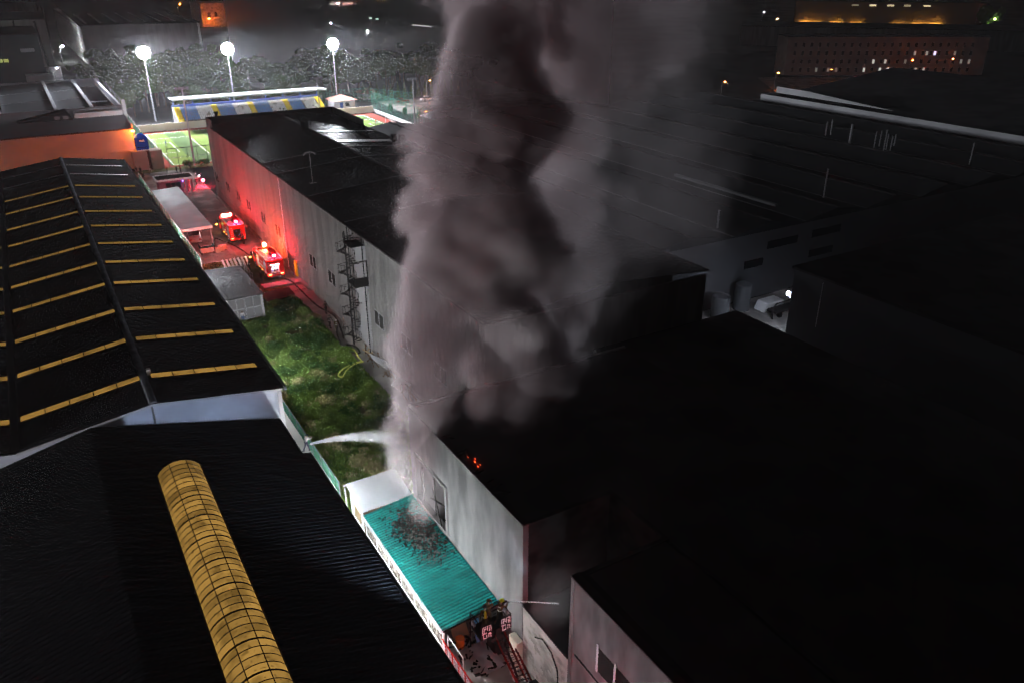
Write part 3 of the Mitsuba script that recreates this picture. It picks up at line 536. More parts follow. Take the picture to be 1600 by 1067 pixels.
# ================================================================ shed, carport, booth
H_ = thing('shed', 'grey-roofed shed with white side wall and a glazed front in the weedy strip', 'shed')
def hz(x): return 3.62 - .16 * (x - 17) / 4.5
part(H_, 'roof', ribbed(16.8, 21.75, 99.9, 112.6, hz, .42, .035), 'grey_sheet')
part(H_, 'wall', MB().box(17.0, 17.12, 100.3, 112.3, 0, 3.5).box(17.12, 21.4, 112.2, 112.3, 0, 3.4).box(21.4, 21.52, 100.3, 112.3, 0, 3.3), 'white_paint')
part(H_, 'corner_post', MB().box(21.42, 21.6, 100.1, 100.28, 0, 3.4).box(16.95, 17.12, 100.1, 100.28, 0, 3.5), 'white_flat')
for i in range(4):
    for k in range(2):
        x0, z0 = 17.16 + i * 1.06, .3 + k * 1.5
        w_ = part(H_, 'window', MB().box(x0, x0 + 1.02, 100.24, 100.3, z0, z0 + .06).box(x0, x0 + 1.02, 100.24, 100.3, z0 + 1.4, z0 + 1.46).box(x0, x0 + .06, 100.24, 100.3, z0 + .06, z0 + 1.4).box(x0 + .96, x0 + 1.02, 100.24, 100.3, z0 + .06, z0 + 1.4), 'light_steel')
        part(w_, 'pane', MB().box(x0 + .06, x0 + .96, 100.26, 100.28, z0 + .06, z0 + 1.4), 'grey_steel')
part(H_, 'sill', MB().box(17.12, 21.4, 100.22, 100.34, 0, .28), 'concrete')
for i in range(7):
    x = 21.3 + i * .58; solo('slatted_pallet', ORD[i] + ' from the left in the row of white slatted pallets leaning behind the shed', 'pallet', MB().obox((x, 122.2, .75), (.3, .06, 1.5), .35, -.5).obox((x + .14, 122.1, .75), (.06, .1, 1.5), .35, -.5), 'white_flat', group='pallets leaning behind the shed')
K = thing('carport', 'long carport with a plain white roof beside the road', 'carport')
part(K, 'roof', MB().prism([(16.9, 3.4), (22.4, 3.62), (22.4, 3.74), (16.9, 3.52)], 133.9, 163.8), 'white_sheet')
part(K, 'fascia', MB().box(16.85, 22.45, 133.78, 133.88, 3.3, 3.76), 'white_flat')
for x in (17.1, 22.2):
    for y in (134.4, 144, 153.8, 163.4): part(K, 'post', MB().box(x - .07, x + .07, y - .07, y + .07, 0, 3.42), 'light_steel')
part(K, 'side_bracing', MB().path([(17.1, 134.4, .2), (17.1, 144, 3.2), (17.1, 153.8, .2), (17.1, 163.4, 3.2)], .04), 'light_steel')
G_ = thing('guard_booth', 'wine-red guard booth with a flat roof tray and dark window band', 'booth')
part(G_, 'wall', MB().box(20.3, 24.9, 174.2, 178.0, 0, 2.75), 'wine_paint')
part(G_, 'window', MB().box(21.6, 24.4, 174.12, 174.19, 1.1, 2.2), 'glass_dark')
part(G_, 'mullion', MB().box(22.5, 22.58, 174.06, 174.11, 1.1, 2.2).box(23.4, 23.48, 174.06, 174.11, 1.1, 2.2), 'wine_paint')
part(G_, 'roof', MB().box(20.0, 27.0, 173.9, 178.3, 2.76, 2.95), 'charred')
part(G_, 'roof_rim', MB().box(19.85, 27.15, 173.72, 173.89, 2.7, 3.1).box(19.85, 27.15, 178.31, 178.45, 2.7, 3.1).box(19.85, 19.99, 173.9, 178.3, 2.7, 3.1).box(27.01, 27.15, 173.9, 178.3, 2.7, 3.1), 'white_flat')
for x, y in ((26.6, 174.3), (26.6, 177.8), (25.7, 174.3), (25.7, 177.8)): part(G_, 'column', MB().tube((x, y, 0), (x, y, 2.75), .16, 10), 'wine_paint', 40)
part(G_, 'blue_lamp', MB().sphere((24.9, 174.0, 2.4), .11), 'tank_blue', emit=(2, 3, 40), w=.2)
# skip and boxes
t = thing('water_trolley', 'small pale tank with dark green rim standing on the concrete yard', 'tank')
part(t, 'body', MB().box(19.6, 21.6, 130.6, 131.8, .35, 1.15), 'light_steel'); part(t, 'rim', MB().box(19.5, 21.7, 130.5, 130.6, 1.15, 1.45).box(19.5, 19.6, 130.6, 131.9, 1.15, 1.5).box(21.6, 21.7, 130.6, 131.9, 1.15, 1.5), 'dark_teal')
part(t, 'leg', MB().box(19.6, 19.75, 130.6, 130.75, 0, .35).box(21.45, 21.6, 130.6, 130.75, 0, .35).box(19.6, 19.75, 131.65, 131.8, 0, .35).box(21.45, 21.6, 131.65, 131.8, 0, .35), 'dark_steel')
for x, y, s_, lb in ((21.9, 130.6, .7, 'cream box next to the pale tank'), (22.5, 131.2, .8, 'cream box in the middle of the three yard boxes'), (23.3, 131.9, .65, 'cream box nearest the fire engine on the yard')):
    solo('box', lb, 'box', MB().box(x, x + s_, y, y + s_, .01, s_).box(x - .03, x + s_ + .03, y - .03, y + s_ + .03, s_, s_ + .06), 'cream')
# debris and hoses by the white wall
m = MB(); g = random.Random(21)
for i in range(26): m.obox((29.1 + g.uniform(-.6, .6), g.uniform(69, 83), g.uniform(.1, .8)), (g.uniform(.8, 2.6), g.uniform(.06, .2), .06), 1.2 + g.uniform(-.5, .5), g.uniform(-.3, .3), g.uniform(-.4, .4))
solo('scrap', 'heap of broken planks and scrap along the foot of the white wall', 'scrap', m, 'brown', kind='stuff')
m = MB()
for i in range(6): m.obox((29.0 + .1 * i, 77.8 + .35 * i, .7), (.09, 3.4, .06), .25 + .04 * i, .12)
solo('plank_bundle', 'bundle of pale planks leaning on the scrap heap', 'planks', m, 'light_steel')
solo('white_board', 'white board lying against the wall at the end of the scrap heap', 'board', MB().obox((29.1, 72.6, .6), (1.3, 1.9, .08), .3, .25, -.5), 'white_flat')
solo('pallet', 'worn wooden pallet tilted on the scrap heap near the stair', 'pallet', MB().obox((29.0, 82.0, .6), (.14, 1.5, .05), .2, .1, -.6).obox((29.25, 82.0, .42), (.14, 1.5, .05), .2, .1, -.6).obox((28.75, 82.0, .8), (.14, 1.5, .05), .2, .1, -.6).obox((29.0, 82.5, .57), (.9, .14, .05), .2, .1, -.6).obox((29.0, 81.5, .57), (.9, .14, .05), .2, .1, -.6), 'wood')
def spline(pts, n=8):
    p = np.array(pts, float); p = np.vstack([2 * p[0] - p[1], p, 2 * p[-1] - p[-2]]); out = []
    for i in range(1, len(p) - 2):
        for t_ in np.arange(n) / n:
            a, b, c, d = p[i - 1:i + 3]; out.append(.5 * ((2 * b) + (c - a) * t_ + (2 * a - 5 * b + 4 * c - d) * t_ ** 2 + (3 * b - a - 3 * c + d) * t_ ** 3))
    return out + [p[-2]]
solo('fire_hose', 'looped yellow fire hose lying in the weeds', 'hose', MB().path(spline([(27.3, 84.6, .55), (27.8, 83.5, .6), (27.5, 81.4, .65), (27.4, 80.2, .65), (26.4, 80.0, .7), (25.0, 79.4, .7), (23.9, 78.2, .72), (24.1, 77.4, .75), (25.2, 78.9, .72), (26.6, 79.8, .7), (27.6, 80.0, .66)]), .085, 6), 'hose_yellow', smooth=True)
solo('fire_hose', 'dark fire hose running down the concrete path to the stair', 'hose', MB().path(spline([(28.0, 113.0, .1), (28.3, 110.2, .4), (28.6, 104.8, .1), (28.8, 100, .1), (29.4, 97.4, .1), (29.5, 94.8, .1), (28.9, 91.5, .1), (28.2, 88.5, .1)]), .09, 6), 'hose_dark', smooth=True)
solo('fire_hose', 'second dark hose coiled near the foot of the stair', 'hose', MB().path(spline([(28.8, 93, .1), (27.9, 90, .12), (27.2, 87, .5), (26.8, 84.5, .6), (27.6, 83, .5), (28.5, 83.6, .1), (28.6, 85.5, .1), (27.8, 86.5, .12)]), .09, 6), 'hose_dark', smooth=True)
solo('fire_hose', 'hose crossing the concrete yard toward the first fire engine', 'hose', MB().path(spline([(22.0, 132.5, .09), (22.8, 136, .09), (23.4, 138.5, .09), (24.2, 136.5, .09), (25.2, 133.2, .09), (26.0, 128, .09), (26.2, 122.5, .09)]), .08, 6), 'hose_dark', smooth=True)
# ================================================================ stadium
struct('pitch', MB().poly([(27, 201, .012), (92, 201, .012), (92, 246, .012), (27, 246, .012)]), 'turf')
struct('track', MB().poly([(24.2, 199.5, .006), (95.5, 199.5, .006), (95.5, 249, .006), (24.2, 249, .006)]), 'track_red')
def line(a, b, w=.12):
    a, b = np.array(a, float), np.array(b, float); d = (b - a) / np.linalg.norm(b - a) * w; p = np.array([-d[1], d[0]])
    return [(*(a - p), .018), (*(b - p), .018), (*(b + p), .018), (*(a + p), .018)]
m = MB(); R = [(27.6, 201.6), (91.4, 201.6), (91.4, 245.4), (27.6, 245.4)]
for a, b in zip(R, R[1:] + R[:1]): m.poly(line(a, b))
for x0, x1, y0, y1 in ((27.6, 37.5, 210, 237), (27.6, 31.5, 216.5, 230.5), (81.5, 91.4, 210, 237), (87.5, 91.4, 216.5, 230.5)):
    for a, b in (((x0, y0), (x1, y0)), ((x0, y1), (x1, y1)), ((x0, y0), (x0, y1)), ((x1, y0), (x1, y1))): m.poly(line(a, b))
m.poly(line((59.5, 201.6), (59.5, 245.4)))
for i in range(40):
    a, b = 2 * math.pi * i / 40, 2 * math.pi * (i + 1) / 40; m.poly(line((59.5 + 7 * math.cos(a), 223.5 + 7 * math.sin(a)), (59.5 + 7 * math.cos(b), 223.5 + 7 * math.sin(b))))
struct('pitch_marking', m, 'white_flat')
def goal(label, x, y, s):
    t = thing('goal', label, 'goal'); w, h, d = 5.0, 2.1, 1.8 * s
    part(t, 'frame', MB().tube((x, y - w / 2, 0), (x, y - w / 2, h), .09).tube((x, y + w / 2, 0), (x, y + w / 2, h), .09).tube((x, y - w / 2, h), (x, y + w / 2, h), .09).tube((x + d, y - w / 2, 0), (x + d, y + w / 2, 0), .05).tube((x, y - w / 2, h), (x + d, y - w / 2, 0), .05).tube((x, y + w / 2, h), (x + d, y + w / 2, 0), .05), 'white_flat')
    m = MB()
    for i in range(14): u = i / 13; m.tube((x, y - w / 2 + w * u, h), (x + d, y - w / 2 + w * u, 0), .014, 3); m.tube((x + d * u, y - w / 2, h * (1 - u)), (x + d * u, y + w / 2, h * (1 - u)), .014, 3)
    part(t, 'net', m, 'white_flat', stuff=True)
goal('white football goal at the right end of the lit pitch', 92.4, 226.5, 1.0)
goal('white football goal at the left end of the lit pitch', 26.8, 223.5, -1.0)
solo('boundary_wall', 'low cream wall running along the front of the grandstand', 'wall', MB().box(18, 96.5, 249.0, 249.3, 0, 2.0).box(33.6, 35.2, 248.6, 248.98, 0, 2.2), 'cream')
solo('boundary_wall', 'low white wall closing the right end of the pitch', 'wall', MB().box(96.5, 96.8, 216, 249.3, 0, 1.0), 'white_paint')
SD = thing('grandstand', 'covered grandstand with blue and white seats, yellow stairs and a white canopy', 'grandstand')
part(SD, 'terrace', MB().prism([(249.6, 0), (257.2, 0), (257.2, 5.0), (256.4, 5.0), (249.6, 1.9)], 37.3, 81.4, 'x'), 'concrete')
bx = [38.4, 48.9, 59.6, 70.3, 80.6]
for x in bx:
    m = MB()
    for r in range(9): m.box(x - .75, x + .75, 249.7 + r * .74, 249.7 + (r + 1) * .74, 1.75 + r * .36, 2.22 + r * .36)
    part(SD, 'stair', m, 'stair_yellow')
g = random.Random(2)
for a, b in zip(bx[:-1], bx[1:]):
    mid = (a + b) / 2
    for x0, x1, mt in ((a + .85, mid, 'seat_blue'), (mid, b - .85, 'seat_white')):
        m = MB()
        for r in range(8):
            x = x0 + .1
            while x < x1 - .4:
                if not (mt == 'seat_white' and g.random() < .05): m.box(x, x + .43, 249.9 + r * .74, 250.3 + r * .74, 2.25 + r * .36, 2.33 + r * .36).box(x, x + .43, 250.3 + r * .74, 250.37 + r * .74, 2.25 + r * .36, 2.68 + r * .36)
                x += .55
        part(SD, 'seat_block', m, mt, stuff=True, label='block of blue seats' if mt == 'seat_blue' else 'block of white seats')
for x in np.linspace(37.9, 81, 9): part(SD, 'post', MB().box(x - .16, x + .16, 256.6, 256.95, 0, 7.9), 'post_blue')
part(SD, 'back_wall', MB().box(37.3, 81.4, 257.2, 257.4, 0, 5.6), 'post_blue')
part(SD, 'canopy', MB().prism([(250.0, 7.95), (257.6, 7.6), (257.6, 7.8), (250.0, 8.2)], 36.8, 82.0, 'x').prism([(249.86, 7.75), (249.98, 7.75), (249.98, 8.24), (249.86, 8.24)], 36.8, 82.0, 'x'), 'white_sheet')
for x in np.linspace(37.9, 81, 9): part(SD, 'rafter', MB().prism([(250.2, 7.75), (257.2, 7.3), (257.2, 7.58), (250.2, 7.92)], x - .08, x + .08, 'x'), 'post_blue')
HEX = [(0, 0)] + [(.76 * math.cos(q), .76 * math.sin(q)) for q in np.arange(6) * math.pi / 3] + [(1.48 * math.cos(q), 1.48 * math.sin(q)) for q in np.arange(12) * math.pi / 6]
def mast(label, x, y, h, lamps, face, emit, w, group=None, rad=.37):
    t = thing('floodlight_mast', label, 'floodlight', group)
    part(t, 'pole', MB().tube((x, y, 0), (x, y, h), .24, 8, .13), 'light_steel')
    part(t, 'crossarm', MB().box(x - 1.9 * rad / .37, x + 1.9 * rad / .37, y - .06, y + .06, h - .1, h + .02).box(x - .05, x + .05, y - .05, y + .05, h, h + (2.8 if lamps > 4 else .3)), 'lamp_body')
    for k in range(lamps):
        lx, lz = (x + HEX[k][0], h + 1.4 + HEX[k][1]) if lamps > 4 else (x - 1.2 + .8 * k, h - .1)
        part(t, 'lamp_housing', MB().obox((lx, y - face * .25, lz + .32), (.5, .35, .12), 0, 0), 'lamp_body')
        if emit is not None:
            part(t, 'lamp_cone', MB().tube((lx, y - face * .34, lz + .05), (lx, y - face * .56, lz - .06), rad * .5, 12, rad + .04), 'lamp_body')
            c = np.array([lx, y - face * .575, lz - .07]); e2 = np.array([0, .42, .907 * face]) * rad; v = [c] + [c + np.array([1, 0, 0]) * rad * math.cos(q) + np.array([0, -.42 * face, .907]) * rad * math.sin(q) for q in np.arange(14) * 2 * np.pi / 14]
            f = [(0, 1 + q, 1 + (q + 1) % 14) for q in range(14)]; nrm = np.cross(v[1] - v[0], v[2] - v[0])
            if nrm[1] * face > 0: f = [(a, c_, b) for a, b, c_ in f]
            part(t, 'lamp', (np.array(v), np.array(f)), 'white_flat', emit=emit, w=w / lamps)
        else: part(t, 'lamp', MB().sphere((lx, y - face * .38, lz), .25, 1, (1, .5, 1)), 'light_steel', True)
for x, lb in ((33.6, 'leftmost of the three blazing tall floodlights behind the grandstand'), (57.5, 'middle one of the three blazing tall floodlights behind the grandstand'), (91.0, 'rightmost of the three blazing tall floodlights, beside the tiled hut')):
    mast(lb, x, 267, 18.3, 19, 1, L_STADIUM, W_STADIUM)
for x, y, h, lb in ((31.6, 198.2, 17.5, 'tall mast with dark lamp heads at the left corner of the pitch'), (63.5, 200.2, 17.5, 'tall mast with dark lamp heads seen against the seats'), (95.0, 213.5, 14.0, 'slim mast with one lit lamp head near the right goal')):
    mast(lb, x, y, h, 4, -1, [c * .24 for c in L_STADIUM], 2.0, rad=.3)
def hut(label, x0, x1, y0, y1, h, door=True):
    t = thing('hut', label, 'hut'); mx, my = (x0 + x1) / 2, (y0 + y1) / 2
    part(t, 'wall', MB().box(x0, x1, y0, y1, 0, h), 'white_wall')
    m = MB(); e = .7
    a, b, c, d, p = (x0 - e, y0 - e, h), (x1 + e, y0 - e, h), (x1 + e, y1 + e, h), (x0 - e, y1 + e, h), (mx, my, h + 1.6)
    m.add([a, b, c, d, p], [(0, 1, 4), (1, 2, 4), (2, 3, 4), (3, 0, 4), (0, 2, 1), (0, 3, 2)]); part(t, 'roof', m, 'tile_red')
    if door:
        part(t, 'door', MB().box(mx - 1.6, mx - .6, y0 - .06, y0 - .002, 0, 2.1), 'post_blue'); part(t, 'window', MB().box(mx + .2, mx + 1.6, y0 - .06, y0 - .002, .9, 2.0), 'glass_dark')
hut('small white hut with a red tiled roof right of the grandstand', 87.4, 94.6, 260, 266, 2.7)
hut('second red-roofed hut farther behind the first hut', 103.5, 110, 276, 282, 2.0, False)
net_fence('tall green net fence along the right side of the pitch', [(97.4, 252), (96.9, 204)], 6.0, 'net_green', 'net_green', 4.0, .5, .02)
net_fence('green net fence behind the tiled hut and parking', [(86, 272), (103, 272), (112, 252)], 4.5, 'net_green', 'net_green', 4.0, .5, .02)
net_fence('dark ball-stop fence between the pitch and the factory road', [(26.3, 200), (46, 200)], 4.2, 'dark_steel', 'dark_steel', 2.0, 2.05, .05)
net_fence('ball-stop fence behind the white factory roof, at the right part of the pitch', [(60, 200), (96, 200)], 4.2, 'dark_steel', 'dark_steel', 2.4, .6, .016)
net_fence('green net fence slanting from the workshop down to the left end of the pitch', [(24.0, 246), (24.0, 202)], 5.0, 'net_green', 'net_green', 4.0, .4, .024)
def hedge(label, x0, x1, y0, y1, h, n, mat, seed):
    t = thing('hedge', label, 'hedge'); k = max(3, int(max(x1 - x0, y1 - y0) / .9))
    part(t, 'foliage', leaf_cloud([(x0 + (x1 - x0) * (i + .5) / k, y0 + (y1 - y0) * (i + .5) / k, h * .55, max(.5, .8), .7, h * .5) for i in range(k)], n, .16, seed), mat)
    m = MB()
    for i in range(k): m.tube((x0 + (x1 - x0) * (i + .5) / k, y0 + (y1 - y0) * (i + .5) / k, 0), (x0 + (x1 - x0) * (i + .5) / k, y0 + (y1 - y0) * (i + .5) / k, h * .6), .05, 4)
    part(t, 'stem', m, 'brown', stuff=True)
hedge('clipped hedge at the foot of the pitch fence, left piece', 29.2, 32.0, 198.4, 198.4, 1.5, 700, 'leaf_mid', 1)
hedge('clipped hedge at the foot of the pitch fence next to the factory corner', 32.6, 34.8, 198.2, 198.2, 1.4, 600, 'leaf_mid', 2)
hedge('long dense hedge beside the right touchline', 100.5, 104, 250, 224, 2.6, 3500, 'leaf_mid', 3)
hedge('thick rounded hedge below the orange parking area', 108, 128, 240, 238, 2.2, 2600, 'leaf_dark', 4)
def tent(label, x, y, s, h):
    t = thing('tent', label, 'tent'); a = s / 2
    part(t, 'roof', MB().add([(x - a, y - a, 2.3), (x + a, y - a, 2.3), (x + a, y + a, 2.3), (x - a, y + a, 2.3), (x, y, h)], [(0, 1, 4), (1, 2, 4), (2, 3, 4), (3, 0, 4), (0, 2, 1), (0, 3, 2)]), 'white_sheet')
    for dx, dy in ((-1, -1), (1, -1), (1, 1), (-1, 1)): part(t, 'leg', MB().tube((x + dx * a * .96, y + dy * a * .96, 0), (x + dx * a * .96, y + dy * a * .96, 2.3), .05), 'light_steel')
tent('white pyramid tent beside the right pitch fence', 104.5, 219, 7.5, 4.2)
tent('pale tent at the edge of the smoke, farther right', 121.5, 219, 7.0, 4.0)
struct('car_park', MB().poly([(104, 241, .01), (170, 232, .01), (182, 262, .01), (106, 270, .01)]), 'road_concrete')
def street_lamp(label, x, y, h, arms=1, lit=True, k=1.0, r=.18, group=None, col=None, w=None):
    t = thing('street_lamp', label, 'street lamp', group)
    part(t, 'pole', MB().tube((x, y, 0), (x, y, h), .11, 6, .06), 'lamp_body'); m = MB(); hd = MB()
    for s_ in ((-1, 1) if arms == 2 else (1,)): m.tube((x, y, h), (x + s_ * 1.3, y, h + .25), .05, 5); hd.box(x + s_ * 1.3 - .3, x + s_ * 1.3 + .3, y - .13, y + .13, h + .2, h + .3)
    part(t, 'arm', m, 'lamp_body'); part(t, 'lamp_head', hd, 'lamp_body')
    if lit: part(t, 'lamp', MB().sphere((x + 1.3, y, h + .08), r, 1, (1, 1, .6)), 'white_flat', True, emit=[c * k for c in (col or L_SODIUM)], w=W_SODIUM * .5 if w is None else w)
street_lamp('orange street lamp on a tall pole in the car park', 118.5, 255, 7.6, 1, True, 5.0)
street_lamp('unlit twin-arm lamp in front of the hedge', 124, 246, 5.2, 2, False)
street_lamp('orange lamp just behind the right corner of the pitch', 97.8, 214.5, 4.6, 1, True, 1.6)
street_lamp('orange street lamp at the far right of the car park, behind the smoke edge', 140, 248, 7.0, 1, True, 4.0)
street_lamp('far orange lamp on the road seen through the edge of the smoke', 205, 205, 7, 1, True, 1.0)
def car(label, x, y, rz, mat='car_white', s=1.0, cat='car', group=None, truck=False):
    t = thing('pickup' if truck else 'car', label, cat, group); R = rot(0, 0, rz); P = lambda m: ((geo(m)[0] * s) @ R.T + (x, y, .02), geo(m)[1])
    hull = [(-2.15, .35), (2.15, .35), (2.2, .75), (1.2, .95), (-2.0, .98), (-2.2, .7)]
    part(t, 'body', P(MB().prism(hull, -.86, .86)), mat)
    cab = [(-1.7, .96), (.95, .94), (.35, 1.45), (-1.15, 1.47)] if not truck else [(-.55, .96), (1.0, .94), (.5, 1.6), (-.3, 1.62)]
    part(t, 'windows', P(MB().prism(cab, -.74, .74)), 'glass_dark')
    top = [(-1.1, 1.46), (.3, 1.44), (.25, 1.5), (-1.0, 1.52)] if not truck else [(-.3, 1.61), (.5, 1.59), (.45, 1.66), (-.25, 1.68)]
    part(t, 'roof', P(MB().prism(top, -.7, .7)), mat)
    for dx in (-1.35, 1.35):
        for dy in (-.82, .82):
            w_ = part(t, 'wheel', P(MB().tube((dx, dy - .1, .33), (dx, dy + .1, .33), .33, 12)), 'rubber'); part(w_, 'rim', P(MB().tube((dx, dy - .11, .33), (dx, dy + .11, .33), .18, 8)), 'grey_steel')
    part(t, 'headlight', P(MB().box(2.12, 2.21, .5, .8, .6, .75).box(2.12, 2.21, -.8, -.5, .6, .75)), 'white_flat'); part(t, 'tail_light', P(MB().box(-2.22, -2.1, .5, .8, .7, .85).box(-2.22, -2.1, -.8, -.5, .7, .85)), 'dark_red')
car('white car parked on the orange lit ground by the conifers, left of two', 121.5, 261.5, .1, s=1.15); car('white car parked on the orange lit ground by the conifers, right of two', 126.8, 260.5, .1, s=1.15)
car('silver pickup parked under the south end of the white carport', 20.2, 139.2, 1.45, 'car_silver', 1.15, truck=True)
car('reddish parked car in the car park left of the tall orange lamp', 112.5, 262, .2, 'dark_red', 1.0)
# trees
def limb_tree(t, x, y, h, g, mat='brown'):
    m = MB().tube((x, y, -.2), (x, y, h * .55), h * .028, 6, h * .016)
    part(t, 'trunk', m, mat); m = MB()
    for k in range(5): a = g.uniform(0, 6.28); m.tube((x, y, h * g.uniform(.35, .55)), (x + math.cos(a) * h * .25, y + math.sin(a) * h * .25, h * g.uniform(.6, .8)), h * .011, 4, h * .005)
    part(t, 'limb', m, mat)
def tree(label, x, y, h, r, mat, n, seed, leaf=.27, group=None):
    n = int(n * 2.2); t = thing('tree', label, 'tree', group); g = random.Random(seed); limb_tree(t, x, y, h, g)
    bl = [(x + g.gauss(0, r * .5), y + g.gauss(0, r * .5), h * g.uniform(.45, .9), r * g.uniform(.3, .5), r * g.uniform(.3, .5), r * g.uniform(.22, .4)) for _ in range(13)]
    part(t, 'crown', leaf_cloud(bl, n, leaf, seed), mat)
tree('light green tree left of the leftmost floodlight pole', 29.5, 279, 8.5, 4.0, 'leaf_light', 1800, 1)
tree('dark bushy tree behind the left end of the grandstand', 44, 272, 9.5, 4.2, 'leaf_mid', 1800, 2)
tree('round green tree behind the middle of the grandstand', 58, 275, 10.5, 4.8, 'leaf_mid', 2000, 3)
tree('spreading tree behind the right end of the grandstand', 76, 276, 11, 5.4, 'leaf_mid', 2300, 4)
tree('broad pale tree above the tiled hut', 98, 286, 12, 6.2, 'leaf_mid', 2500, 5)
tree('dark tree left of the conifer row', 112, 290, 12, 5.6, 'leaf_dark', 2200, 6)
tree('dark round tree at the right end of the conifer row', 141.5, 262, 6.5, 3.4, 'leaf_dark', 1800, 7)
tree('small tree at the car park edge beside the smoke', 132, 249, 4.5, 2.6, 'leaf_dark', 1200, 8)
for i in range(15):
    x, y = 104 + i * 2.35, 276.5 - i * .62; t = thing('cypress', ORD[i] + ' slender conifer from the left in the row behind the car park', 'conifer', 'conifers in a row behind the car park'); h = random.uniform(5.4, 6.6)
    part(t, 'trunk', MB().tube((x, y, 0), (x, y, h * .7), .09, 5), 'brown')
    v, f = leaf_cloud([(x, y, h * u, 1.15 * (1.02 - u), 1.15 * (1.02 - u), h * .13) for u in (.12, .25, .38, .5, .62, .74, .86, .94)], 700, .2, 50 + i); part(t, 'foliage', (v, f), 'cypress_leaf')
bl, tr = [[], [], []], MB(); g = random.Random(77)
for i in range(210):
    x, y = g.uniform(20, 185), g.uniform(282, 415); h = g.uniform(8, 13.5)
    if y > 382 and x < 95: continue
    r = h * g.uniform(.32, .48); tr.tube((x, y, 0), (x, y, h * .6), .22, 4, .12); mt = g.choice((0, 0, 1, 1, 2))
    for _ in range(7): bl[mt].append((x + g.gauss(0, r * .5), y + g.gauss(0, r * .5), h * g.uniform(.5, .92), r * g.uniform(.35, .55), r * g.uniform(.35, .55), r * g.uniform(.25, .4)))
def crowns(blobs, seed):
    """knobbly leaf masses: faceted lumps displaced by noise, one per blob"""
    m = MB(); base = ICO[2]
    for i, (x, y, z, rx, ry, rz) in enumerate(blobs):
        v = np.array(base.vertices); d = .55 + .95 * meshkit.fbm(v * 3.1 + i * 7.1, 3, seed); m.add(v * d[:, None] * (rx, ry, rz) * .80 + (x, y, z), base.faces)
    return m
for k, (mt, lb) in enumerate((('leaf_dark', 'dark wood of dense trees behind the grandstand'), ('leaf_mid', 'mid green trees massed in the wood behind the grandstand'), ('leaf_mid', 'grey green crowns mixed through the wood behind the stadium'))):
    v, f = leaf_cloud(bl[k], 30000, .62, 90 + k); solo('woodland', lb, 'wood', crowns(bl[k], 5 + k).add(v, f), mt, kind='stuff')
solo('woodland', 'trunks standing in the shade of the wood behind the stadium', 'wood', tr, 'brown', kind='stuff')
# ================================================================ workshop complex at the left
K2 = thing('workshop', 'grey-roofed workshop with an orange lit front wall and sloping roof panels', 'workshop')
part(K2, 'front_wall', MB().box(-60, 20.3, 203, 203.3, 0, 8.75), 'sodium_wall')
part(K2, 'front_wall', MB().box(14.5, 20.2, 202.4, 202.98, 0, 4.1), 'sodium_wall', label='lower projecting bay of the orange lit wall')
part(K2, 'coping', MB().box(-60, 20.4, 202.9, 203.4, 8.75, 8.95), 'brown')
def kz(y): return 8.95 + 1.5 * (y - 203.4) / 10.6
m = MB().prism([(203.4, kz(203.4)), (214, kz(214)), (214, kz(214) - .15), (203.4, kz(203.4) - .15)][::-1], -60, 20.2, 'x')
for i in range(85): x = -19.6 + i * .47; m.prism([(203.4, kz(203.4)), (214, kz(214)), (214, kz(214) + .06), (203.4, kz(203.4) + .06)], x - .04, x + .04, 'x')
part(K2, 'lean_to_roof', m, 'grey_steel')
part(K2, 'clerestory', MB().box(9.8, 20.0, 214, 218, 9.6, 11.5), 'white_paint')
part(K2, 'dormer', MB().add([(-2, 213.2, 10.4), (9.3, 213.2, 10.4), (8.2, 213.2, 12.3), (-2, 217.8, 10.4), (9.3, 217.8, 10.4), (8.2, 217.8, 12.3)], [(0, 1, 2), (3, 5, 4), (0, 2, 5), (0, 5, 3), (1, 4, 5), (1, 5, 2)]), 'black')
for x in (5.6, 7.3): part(K2, 'dormer_window', MB().box(x, x + 1.1, 213.14, 213.18, 10.6, 11.3), 'grey_steel')
part(K2, 'parapet', MB().box(-60, 20.6, 217.9, 218.3, 9.5, 12.15), 'grey_steel'); part(K2, 'parapet', MB().box(-60, 21.2, 276, 276.5, 9, 12.3), 'grey_steel')
part(K2, 'side_wall', MB().box(20.2, 20.6, 203.4, 276, 0, 10.0), 'cladding')
for xa, xb in ((-16, -5.6), (-4.6, 6.0), (7.0, 13.6)):
    part(K2, 'roof_panel', MB().prism([(xa, 11.6), (xb, 12.2), (xb, 12.0), (xa, 11.4)][::-1], 218.4, 275.9), 'grey_sheet', label='dark sloping roof panel')
    part(K2, 'roof_beam', MB().box(xb + .05, xb + .75, 218.4, 275.9, 11.2, 12.55), 'light_steel')
for xa, xb in ((-4.6, 6.0), (7.0, 13.6)):
    for yy in (236, 254): part(K2, 'roof_seam', MB().prism([(xa, 11.72), (xb, 12.3), (xb, 12.36), (xa, 11.78)], yy, yy + .18), 'grey_steel')
part(K2, 'roof_pit', MB().box(14.4, 20.1, 218.4, 275.9, 10.0, 10.2), 'black')
part(K2, 'roof_rail', MB().path([(20.8, 224, 12.2), (20.8, 224, 13.2), (20.8, 243, 13.2), (20.8, 243, 12.2)], .07).tube((20.8, 233, 12.2), (20.8, 233, 13.2), .06).box(15, 19.4, 240, 240.5, 10.25, 10.5).box(19.9, 20.4, 218.4, 276, 10.6, 12.3), 'light_steel')
part(K2, 'corner_duct', MB().box(20.7, 21.4, 218.5, 219.8, 7.5, 13.2), 'white_paint')
part(K2, 'rail', MB().path([(20.9, 214, 10.6), (21.2, 206, 9.4), (21.5, 203.6, 9.0)], .08).path([(21.6, 214, 9.6), (21.9, 206, 8.4), (22.1, 203.6, 8.0)], .06), 'white_flat')
bh = thing('brick_block', 'orange lit block in two halves carrying the blue tank', 'outbuilding')
